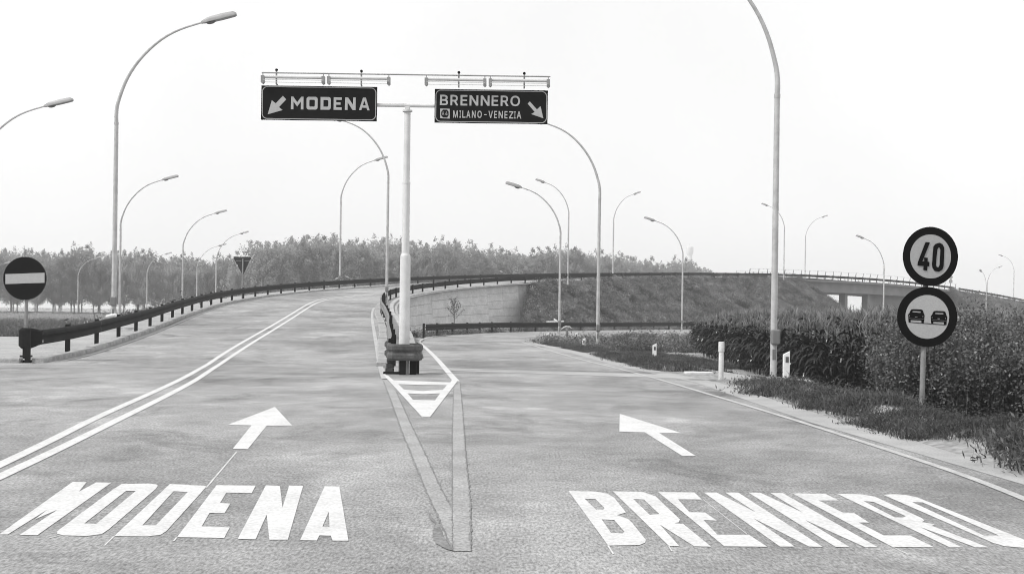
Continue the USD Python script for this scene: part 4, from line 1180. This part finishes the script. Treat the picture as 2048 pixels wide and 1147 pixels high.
single("concrete_slab", box(a[0] - 0.55, a[1] - 0.1, a[2] - 0.12, 0.66, 0.30, 0.06, 0.05, 0.01), "concrete_light", "low concrete slab in the grass left of the stout concrete post", "slab")
a = PD(1133, 682, 79)
hyd = Thing("standpipe", "short grey standpipe with two drooping arms on the grass island", "standpipe", base=a)
hyd.part("pipe", bar(a - [0, 0, 0.2], PD(1133, 653, 79), 0.075, 10), "box_grey", smooth=40)
hyd.part("arm", tube([PD(1133, 652, 79), PD(1127, 654, 79), PD(1122, 658, 79)], [0.05, 0.04, 0.03], 8), "fixture")
hyd.part("arm", tube([PD(1133, 653, 79), PD(1139, 653, 79), PD(1142, 656, 79)], [0.05, 0.04, 0.03], 8), "fixture")
hyd.part("slab", box(a[0], a[1], a[2] - 0.1, 0.5, 0.4, 0.12, 0, 0.01), "concrete_light")
pb = Thing("white_pipe", "thin white pipe with a raised end above the lower guardrail", "pipe", base=PD(1110, 662, 103))
pb.part("pipe", bar(PD(1092, 643, 103), PD(1127, 642.5, 103), 0.045, 8), "white_post")
pb.part("elbow", tube([PD(1113, 642, 103), PD(1107, 637.5, 103)], 0.07, 8), "white_post")
pb.part("prop", bar(PD(1118, 643, 103), PD(1118, 663, 103), 0.03, 6), "box_grey")
st = Thing("white_stones", "few pale stones heaped at the foot of the tallest left lamp", "stones", base=PD(216, 633, 49))
for k, (u, v) in enumerate(((217, 633), (222, 631.5), (229, 631), (236, 632))):
    m = trimesh.creation.icosphere(1, 0.12)
    vv = np.array(m.vertices); vv *= 1 + 0.35 * (meshkit.noise(vv * 9, k)[:, None] - 0.5)
    st.part("stone", (vv * [1.2, 1, 0.75] + PD(u, v, 48.9), np.array(m.faces)), "concrete_light", smooth=True)

# far water tower in the haze
DT = 1350.0
b0 = PD(1378, 560, DT)
wt = Thing("water_tower", "very faint tower rising from the haze beyond the trees", "tower", base=(b0[0], DT, FIELD))
zt_ = PD(1378, 491, DT)[2]
wt.part("shaft", tube([(b0[0], DT, FIELD - 1), (b0[0], DT, zt_ - 11)], [3.2, 2.7], 14), "tower", smooth=40)
wt.part("tank", tube([(b0[0], DT, zt_ - 11), (b0[0], DT, zt_ - 8), (b0[0], DT, zt_ - 1.5), (b0[0], DT, zt_ - 0.8)], [2.8, 4.2, 4.2, 1.8], 16), "tower", smooth=30)
wt.part("mast", bar((b0[0], DT, zt_ - 1), (b0[0], DT, zt_ + 2.5), 0.25, 6), "tower")

# ------------------------------------------------------------------ vegetation
def leaves(centers, dirs, length, width, r, fold=0.0):
    """Pointed leaf quads (4 vertices each, 2 triangles): centre, direction, size."""
    n = len(centers)
    d = dirs / np.linalg.norm(dirs, axis=1, keepdims=True)
    a = np.cross(d, r.normal(size=(n, 3))); a /= np.linalg.norm(a, axis=1, keepdims=True)
    L = (length * r.uniform(0.7, 1.3, n))[:, None]; Wd = (width * r.uniform(0.7, 1.3, n))[:, None]
    v = np.stack([centers - d * L / 2, centers + a * Wd / 2, centers + d * L / 2, centers - a * Wd / 2], 1).reshape(-1, 3)
    k = np.arange(n)[:, None] * 4
    return v, np.vstack([k + [0, 1, 2], k + [0, 2, 3]])


def poplar(seed, h=16.0, spread=3.0, clear=2.6, nleaf=6400):
    r = np.random.default_rng(seed)
    trunk = tube([(0, 0, -0.3), (0.05, 0, h * 0.3), (0.1 * r.normal(), 0.1 * r.normal(), h * 0.62), (0.15 * r.normal(), 0, h * 0.93)], [0.19, 0.15, 0.10, 0.03], 7)
    limbs, cen, dr = [], [], []
    nb = 46
    for k in range(nb):
        zb_ = clear + (h * 0.86 - clear) * (k / nb) ** 0.9
        az = k * 2.4 + r.normal() * 0.3
        frac = (zb_ - clear) / (h - clear)
        L = spread * (0.8 + 0.35 * math.sin(math.pi * min(1, frac * 0.8 + 0.1))) * (1 - 0.45 * frac ** 3) * r.uniform(0.65, 1.15)
        rise = min(L * r.uniform(0.5, 1.0), max(0.25, h - zb_ + r.normal() * 0.4))
        tip = np.array([math.cos(az) * L, math.sin(az) * L, zb_ + rise])
        b_ = np.array([0, 0, zb_])
        mid = (b_ + tip) / 2 + [0, 0, -0.1 * L]
        limbs.append(tube([b_, mid, tip], [0.05, 0.035, 0.01], 4, False))
        m_ = nleaf // nb
        w = r.beta(2.2, 1.2, m_)[:, None]
        p = b_ * (1 - w) + tip * w + r.normal(size=(m_, 3)) * [0.48, 0.48, 0.5] * (0.6 + 0.5 * w)
        cen.append(p); dr.append(r.normal(size=(m_, 3)) + [0, 0, -0.4])
    for k in range(70):
        c_t = cen[r.integers(nb // 3, nb)]
        q_ = c_t[np.argmax(c_t[:, 2])]
        m_ = 16
        cen.append(q_ + np.c_[r.normal(size=(m_, 2)) * 0.22, np.linspace(-0.6, r.uniform(-0.1, 0.6), m_)]); dr.append(r.normal(size=(m_, 3)) + [0, 0, 0.8])
    m_ = 420
    cen.append(np.array([0, 0, h * 0.84]) + r.normal(size=(m_, 3)) * [1.0, 1.0, 0.75]); dr.append(r.normal(size=(m_, 3)))
    return join([trunk] + limbs), leaves(np.vstack(cen), np.vstack(dr), 0.34, 0.26, r)


def place(x, y, z, s, yaw, sz=None):
    return Gf.Matrix4d(s * math.cos(yaw), s * math.sin(yaw), 0, 0, -s * math.sin(yaw), s * math.cos(yaw), 0, 0, 0, 0, sz or s, 0, x, y, z, 1)


spots = []
r = np.random.default_rng(11)
LEFT_L, LEFT_G = "hazy poplar of the row at the left, behind the far guardrail", "poplars in the left part of the row"
RIGHT_L, RIGHT_G = "hazy poplar of the dense wood showing above the ramp's guardrail", "poplars of the wood above the ramp"
for row in range(4):
    for k in range(15):
        x = -124 + k * 4.8 + row * 1.9 + r.normal() * 0.6
        y = 262 + row * 7 + k * 0.5 + r.normal()
        if 11 < k < 12.5 and row < 2:
            continue
        spots.append((x, y, r.uniform(0.68, 0.86), LEFT_L, LEFT_G))
for row in range(4):
    for k in range(34):
        w = k / 33
        x = -56 + 128 * w + row * 2.0 + r.normal() * 0.7
        y = 268 + 122 * w + row * 6 - w * 5 + r.normal()
        spots.append((x, y, r.uniform(0.88, 1.12) * (1.02 if w < 0.9 else 0.75), RIGHT_L, RIGHT_G))
protos = []
r = np.random.default_rng(12)
for k, (x, y, sc_, lb, gr) in enumerate(spots):
    if k < 6:
        w_, lf = poplar(100 + k, h=15 + 0.6 * k, spread=3.2 + 0.16 * k)
        p = path_for("poplar_tree")
        xf = UsdGeom.Xform.Define(stage, p)
        xf.AddTransformOp().Set(place(x, y, FIELD, sc_, r.uniform(0, 6.28)))
        tag(xf.GetPrim(), lb, "tree", gr)
        usdkit.mesh(stage, p + "/trunk", w_, M["bark"], smooth=40)
        usdkit.mesh(stage, p + "/crown", lf, M["tree_leaf"])
        protos.append(p)
    else:
        copy_of(protos[r.integers(6)], "poplar_tree", place(x, y, FIELD, sc_, r.uniform(0, 6.28)), lb, "tree", gr)


def instancer(name, protos_, pos, yaw, scale, ids, label=None, cat=None, tilt=None):
    """protos_: list of lists of (mesh, material). One stuff object."""
    p = path_for(name)
    pi = UsdGeom.PointInstancer.Define(stage, p)
    paths = []
    for k, meshes in enumerate(protos_):
        pp_ = f"{p}/plant" + (f"_{k:03d}" if k else "")
        UsdGeom.Xform.Define(stage, pp_)
        for nm, m_, mt in meshes:
            usdkit.mesh(stage, f"{pp_}/{nm}", VF(m_), M[mt])
        paths.append(Sdf.Path(pp_))
    pi.CreatePrototypesRel().SetTargets(paths)
    pi.CreateProtoIndicesAttr(Vt.IntArray([int(q) for q in ids]))
    pi.CreatePositionsAttr(Vt.Vec3fArray.FromNumpy(np.asarray(pos, np.float32)))
    q = np.zeros((len(pos), 4))
    q[:, 0] = np.cos(np.asarray(yaw) / 2); q[:, 3] = np.sin(np.asarray(yaw) / 2)
    pi.CreateOrientationsAttr(Vt.QuathArray([Gf.Quath(float(a), float(b), float(c), float(e)) for a, b, c, e in q]))
    sc3 = np.asarray(scale, np.float32)
    sc3 = np.repeat(sc3[:, None], 3, 1) if sc3.ndim == 1 else sc3
    pi.CreateScalesAttr(Vt.Vec3fArray.FromNumpy(sc3.astype(np.float32)))
    tag(pi.GetPrim(), label, cat, None, "stuff")
    return p


def blade_strip(base, az, h, bend, w, segs=3):
    s_ = np.linspace(0, 1, segs + 1)
    cx_ = base[0] + np.cos(az) * bend * s_ ** 2; cy_ = base[1] + np.sin(az) * bend * s_ ** 2
    cz_ = base[2] + h * (s_ - 0.28 * (bend / max(h, 1e-3)) * s_ ** 3)
    wd = w * (1 - s_ ** 1.5) + 0.001
    px_, py_ = -np.sin(az), np.cos(az)
    A = np.stack([cx_ - px_ * wd, cy_ - py_ * wd, cz_], 1); B = np.stack([cx_ + px_ * wd, cy_ + py_ * wd, cz_], 1)
    return strip(A, B, 1)


def tuft(seed, n=20, h=0.3, w=0.006, rad=0.09):
    r = np.random.default_rng(seed)
    return [blade_strip((r.normal() * rad, r.normal() * rad, -0.02), r.uniform(0, 6.28), h * r.uniform(0.5, 1.2), h * r.uniform(0.3, 1.25), w * r.uniform(0.7, 1.4)) for _ in range(n)]


def weed_clump(seed, n=42, h=0.5, ll=0.16, lw=0.05):
    r = np.random.default_rng(seed)
    c = r.normal(size=(n, 3)) * [0.22, 0.22, 0.0]; c[:, 2] = np.abs(r.normal(size=n)) * 0.2 * h / 0.5
    lf = leaves(c, r.normal(size=(n, 3)) + [0, 0, 0.4], ll, lw, r)
    st_ = [blade_strip((r.normal() * 0.12, r.normal() * 0.12, -0.05), r.uniform(0, 6.28), h * r.uniform(0.6, 1.3), h * r.uniform(0.1, 0.6), 0.005 + 0.02 * lw) for _ in range(10)]
    return join([lf] + st_)


# grass on the right verge and the island
r = np.random.default_rng(21)
verge_line = np.array(e2 + [(1.2, 64.4)])
P_, Y_ = [], []
for _ in range(26000):
    y = r.uniform(9, 66)
    xe = np.interp(y, verge_line[:, 1], verge_line[:, 0])
    o = r.uniform(0.0, 3.2) if y < 42 else r.uniform(0.0, 5.5)
    x = xe + o
    if y > 60 and x > 5 + (y - 60) * 0.1:
        continue
    dens = meshkit.fbm(np.array([[x * 0.45, y * 0.45, 2.0]]), 3, 4)[0]
    bare = 0.50 if 24.0 < y < 35 else 0.29 if y < 24.0 else 0.28
    if dens < bare + (0.24 if o < 0.3 else 0.05 if o < 0.7 else 0):
        continue
    P_.append((x, y))
P_ = np.array(P_)
P_ = P_[np.min([np.hypot(P_[:, 0] - a_, P_[:, 1] - b_) for a_, b_ in ((6.67, 29.0), (6.68, 28.5), (6.5, 29.8), (6.5, 29.2), (4.75, 28.4), (5.53, 46.8), (5.5, 46.0), (5.48, 45.3), (3.55, 59.8), (3.5, 59.0), (3.45, 58.2), (3.4, 57.4))], axis=0) > 0.42]
dist = np.hypot(P_[:, 0], P_[:, 1])
z = gz_at(P_[:, 0], P_[:, 1])
n = len(P_)
protos_g = [[("blades", tuft(k, 30, 0.19 if k < 4 else 0.12, 0.005, 0.11), "grass" if k < 4 else "dry_grass")] for k in range(6)] + [[("leaves", weed_clump(60 + k, 90, 0.22, 0.055, 0.018), "grass")] for k in range(2)]
ids = r.choice(8, n, p=[0.17, 0.17, 0.17, 0.17, 0.05, 0.05, 0.11, 0.11])
gravelly = (P_[:, 1] > 22) & (P_[:, 1] < 34)
ids = np.where(gravelly & (r.random(n) < 0.55), r.integers(4, 6, n), ids)
instancer("verge_grass", protos_g, np.c_[P_, z], r.uniform(0, 6.28, n), r.uniform(0.5, 1.3, n) * np.where(P_[:, 1] > 40, 0.70, 1.0) * (0.65 + 2.0 * np.clip(meshkit.fbm(np.c_[P_ * 1.1, np.zeros(n)], 3, 9) - 0.42, 0, 0.5)), ids, "rough grass and weeds growing on the right verge and island", "grass")

# grass strip at the foot of the lower rail, and weeds of the slopes
r = np.random.default_rng(22)
P_ = []
tq = np.linspace(2, sl[-1] - 6, 900)
c = LW(tq); rr_ = right_of(LW, tq)
o = r.uniform(-2.2, 0.45, 900)
P1 = np.stack([c[:, 0] + rr_[:, 0] * o, c[:, 1] + rr_[:, 1] * o, np.full(900, -0.12)], 1)
isl = []
for _ in range(2600):
    w = r.random(); y = r.uniform(60, 92)
    xn = 1.5 + (y - 62) * 0.42; x = r.uniform(xn, xn + 9)
    if plaza.contains(Point(x, y)) or x > 12.5 + (y - 62) * 0.4:
        continue
    isl.append((x, y, gz_at(x, y)[0]))
P1 = np.vstack([P1, np.array(isl)])
weeds = [[("leaves", weed_clump(80 + k, 60, 0.5, 0.17, 0.045), "weed" if k < 4 else "dry_grass")] for k in range(5)]
instancer("rail_grass", weeds, P1, r.uniform(0, 6.28, len(P1)), r.uniform(0.5, 1.1, len(P1)), r.integers(0, 5, len(P1)), "weeds along the lower guardrail's foot and the island's far side", "weeds")
S_ = []
for rows, cnt in ((rows_a, 15000), (rows_b, 5200), (rows_c, 1800)):
    a_, b_ = rows.shape[:2]
    i = r.random(cnt) * (a_ - 1.001); j = r.random(cnt) * (b_ - 1.001)
    i0, j0 = i.astype(int), j.astype(int); fi, fj = (i - i0)[:, None], (j - j0)[:, None]
    p = rows[i0, j0] * (1 - fi) * (1 - fj) + rows[i0 + 1, j0] * fi * (1 - fj) + rows[i0, j0 + 1] * (1 - fi) * fj + rows[i0 + 1, j0 + 1] * fi * fj
    dn = meshkit.fbm(p * 0.3, 3, 2)
    S_.append(p[dn > 0.36])
S_ = np.vstack(S_)
instancer("slope_weeds", weeds, S_, r.uniform(0, 6.28, len(S_)), r.uniform(0.55, 1.5, len(S_)), r.integers(0, 5, len(S_)), "coarse weeds covering the ramp's embankment slopes", "weeds")

# maize field
def maize(seed, h):
    r = np.random.default_rng(seed)
    ms = [tube([(0, 0, -0.1), (r.normal() * 0.02, r.normal() * 0.02, h * 0.5), (r.normal() * 0.04, r.normal() * 0.04, h * 0.93)], [0.016, 0.013, 0.006], 5, False)]
    az0 = r.uniform(0, 6.28)
    n = 13
    for k in range(n):
        zb_ = h * (0.08 + 0.74 * k / n)
        az = az0 + (k % 2) * math.pi + r.normal() * 0.35
        L = 0.74 * (0.75 + 0.5 * math.sin(math.pi * (k + 1) / (n + 1))) * r.uniform(0.8, 1.15)
        s_ = np.linspace(0, 1, 8)
        a0 = math.radians(r.uniform(45, 66)); droop = r.uniform(2.2, 3.0)
        ang = a0 - droop * s_ ** 1.3
        dx = np.cos(ang); dz = np.sin(ang)
        xs_ = np.r_[0, np.cumsum((dx[1:] + dx[:-1]) / 2)] * L / 7; zs_ = np.r_[0, np.cumsum((dz[1:] + dz[:-1]) / 2)] * L / 7
        wd = 0.055 * np.minimum(1, 0.45 + 2.4 * s_) * (1 - s_ ** 2.5) + 0.002
        tw_ = r.normal() * 0.5 * s_
        px_, py_ = -np.sin(az), np.cos(az)
        C = np.stack([np.cos(az) * xs_, np.sin(az) * xs_, zb_ + zs_], 1)
        up_ = 0.35 * wd
        A = C + np.stack([px_ * wd * np.cos(tw_), py_ * wd * np.cos(tw_), up_ + wd * np.sin(tw_)], 1)
        B = C - np.stack([px_ * wd * np.cos(tw_), py_ * wd * np.cos(tw_), -up_ + wd * np.sin(tw_)], 1)
        ms += [strip(A, C, 1), strip(C, B, 1)]
    ts_ = []
    for k in range(13):
        az = r.uniform(0, 6.28)
        ts_.append(blade_strip((0, 0, h * r.uniform(0.84, 0.93)), az, r.uniform(0.18, 0.36), r.uniform(0.05, 0.30), 0.010, 3))
    return [("leaves", join(ms), "corn_leaf"), ("tassel", join(ts_), "corn_tassel")]


r = np.random.default_rng(31)
corn_pg = Polygon([(8.0, 26.5), (7.9, 30), (7.8, 38), (8.5, 52), (9.4, 62), (13, 74), (22, 88), (34, 104), (46, 122), (60, 145), (70, 170), (95, 215), (125, 232), (125, 200), (60, 100), (32, 58), (16, 35)])
front = LineString([(16, 35), (8.0, 26.5), (7.9, 30), (7.8, 38), (8.3, 52), (9.2, 62), (13, 74), (22, 88), (34, 104)])
cp_ = []
for xr_ in np.arange(6.5, 130, 0.75):
    ys = np.arange(18, 235, 0.24)
    xx_ = xr_ + r.normal(size=len(ys)) * 0.05
    yj = ys + r.normal(size=len(ys)) * 0.05
    cp_.append(np.c_[xx_, yj])
cp_ = np.vstack(cp_)
# rows follow the front line of the field: shear by the road's bend
inside = shapely.contains_xy(corn_pg, cp_[:, 0], cp_[:, 1])
cp_ = cp_[inside]
# thin out with distance where single plants are no longer told apart
dd_ = np.hypot(cp_[:, 0], cp_[:, 1])
fd = shapely.distance(front, shapely.points(cp_))
vis = (np.abs(cp_[:, 0] / cp_[:, 1] - 0.285) < 0.175)
keep = (r.random(len(cp_)) < np.clip(np.where(fd < 3, 1.0, 0.55) * np.clip(75 / dd_, 0.16, 1), 0, 1)) & vis
cp_, dd_, fd = cp_[keep], dd_[keep], fd[keep]
pz = np.minimum(gz_at(cp_[:, 0], cp_[:, 1]), -0.1)
hs = np.where(fd < 1.2, r.uniform(0.78, 0.98, len(cp_)), r.uniform(0.95, 1.14, len(cp_)))
instancer("maize_field", [maize(200 + k, 1.92) for k in range(6)], np.c_[cp_, pz], r.uniform(0, 6.28, len(cp_)), hs, r.integers(0, 6, len(cp_)), "field of tall dark maize with pale tassels right of the exit road", "maize")

# bushes behind the round signs
def bush(name, label, x, y, h, w, seed, nl=20000, leaf=0.06, mat_="bush_leaf"):
    r = np.random.default_rng(seed)
    z0_ = float(gz_at(x, y)[0]) - 0.02
    th = Thing(name, label, "bush", base=(x, y, z0_))
    stems, cen, dr = [], [], []
    nb = 34
    for k in range(nb):
        az = r.uniform(0, 6.28); rad = w * math.sqrt(r.random()) * 0.95
        top_h = h * (1 - 0.38 * (rad / w) ** 2) * r.uniform(0.72, 1.08)
        tip = np.array([x + math.cos(az) * rad, y + math.sin(az) * rad * 0.75, z0_ + top_h])
        b_ = np.array([x + math.cos(az) * rad * 0.35 + r.normal() * 0.05, y + math.sin(az) * rad * 0.3, z0_ - 0.1])
        mid = (b_ + tip) / 2 + r.normal(size=3) * 0.08
        stems.append(tube([b_, mid, tip], [0.014, 0.009, 0.003], 4, False))
        m_ = nl // nb
        w_ = r.beta(1.5, 0.9, m_)[:, None]
        spine = (1 - w_) ** 2 * b_ + 2 * w_ * (1 - w_) * mid + w_ ** 2 * tip
        cen.append(spine + r.normal(size=(m_, 3)) * [0.15, 0.15, 0.13]); dr.append(r.normal(size=(m_, 3)) + [0, 0, 0.35])
    th.part("stems", join(stems), "bark")
    th.part("leaves", leaves(np.vstack(cen), np.vstack(dr), leaf, leaf * 0.55, r), mat_, kind="stuff")


for k, (x, y, h, w, lb) in enumerate(((8.15, 24.6, 1.75, 0.95, "leafy bush at the corn's right end, left of the sign post"), (7.9, 22.2, 1.75, 1.0, "bush directly behind the two round signs' post"),
                                      (9.0, 22.9, 1.95, 1.1, "taller bush showing right of the round signs, second row"), (8.35, 20.3, 1.7, 1.0, "dark bush right of the sign post at the verge"),
                                      (9.6, 20.9, 1.85, 1.15, "tall bush near the right frame edge behind the dark ones"), (8.8, 18.9, 1.6, 0.9, "dark bush cut by the right frame edge"),
                                      (11.3, 25.5, 2.05, 1.4, "pale-topped tall bush behind the others at the right edge"), (10.3, 27.8, 2.15, 1.3, "pale-topped bush behind the no-overtaking sign, next to the maize"))):
    bush("bush", lb, x, y, h, w, 300 + k)

# sapling before the wall
xs_, ys_ = PD(907, 650, 97)[:2]
sap = Thing("sapling", "thin leafy sapling standing alone before the concrete wall", "tree", base=(xs_, ys_, FIELD))
r = np.random.default_rng(41)
top_z = PD(907, 600, 97)[2]
br_, cen = [], []
for k in range(13):
    zb_ = 0.9 + 0.10 * k
    az = k * 2.4
    tip = np.array([xs_ + math.cos(az) * (0.75 - 0.03 * k) * r.uniform(0.7, 1.1), ys_ + math.sin(az) * 0.7, zb_ + r.uniform(0.5, 1.0)])
    b_ = np.array([xs_, ys_, zb_])
    br_.append(tube([b_, (b_ + tip) / 2 + [0, 0, -0.05], tip], [0.02, 0.014, 0.006], 4, False))
    w_ = r.uniform(0.25, 1, 30)[:, None]
    cen.append(b_ * (1 - w_) + tip * w_ + r.normal(size=(30, 3)) * 0.09)
sap.part("trunk", join([tube([(xs_, ys_, FIELD - 0.1), (xs_ + 0.04, ys_, 0.9), (xs_, ys_, top_z)], [0.05, 0.04, 0.012], 7)] + br_), "bark", smooth=40)
cen = np.vstack(cen)
sap.part("crown", leaves(cen, r.normal(size=cen.shape) + [0, 0, 0.6], 0.13, 0.06, r), "bush_leaf")

# crops in the left field
r = np.random.default_rng(51)
n = 5200
x = r.uniform(-70, -17, n); y = r.uniform(60, 112, n)
ok = (x > -0.50 * y) & (x < -0.19 * y - 3)
low = np.c_[x[ok], y[ok], np.full(ok.sum(), FIELD)]
crop = [[("leaves", weed_clump(400 + k, 46, 0.6), "crop")] for k in range(4)]
instancer("field_crop", crop, low, r.uniform(0, 6.28, len(low)), r.uniform(0.9, 1.6, len(low)), r.integers(0, 4, len(low)), "low dark crop in the field beyond the left guardrail", "crop")
n = 2600
x = r.uniform(-75, -22, n); y = r.uniform(118, 150, n)
ok = (x > -0.50 * y) & (x < -0.17 * y - 2)
pale = np.c_[x[ok], y[ok], np.full(ok.sum(), FIELD)]
crop2 = [[("leaves", weed_clump(420 + k, 46, 0.9), "crop_pale")] for k in range(3)]
instancer("pale_crop", crop2, pale, r.uniform(0, 6.28, len(pale)), r.uniform(0.9, 1.4, len(pale)), r.integers(0, 3, len(pale)), "band of paler crop before the far left road", "crop")

# ------------------------------------------------------------------ haze
HAZE = 0.0006
usdkit.material(stage, "/World/Looks/haze_look", {"v": ("principled_volume", {"color": g(0.96), "density": HAZE, "anisotropy": 0.35})}, [], volume="v.volume")
hz = trimesh.creation.box([3000, 3000, 52 + 1.4])
hz.apply_translation([0, 0, (52 - 1.4) / 2])
usdkit.mesh(stage, "/World/haze", (np.array(hz.vertices), np.array(hz.faces)), "/World/Looks/haze_look")
tag(stage.GetPrimAtPath("/World/haze"), None, None, None, "stuff")
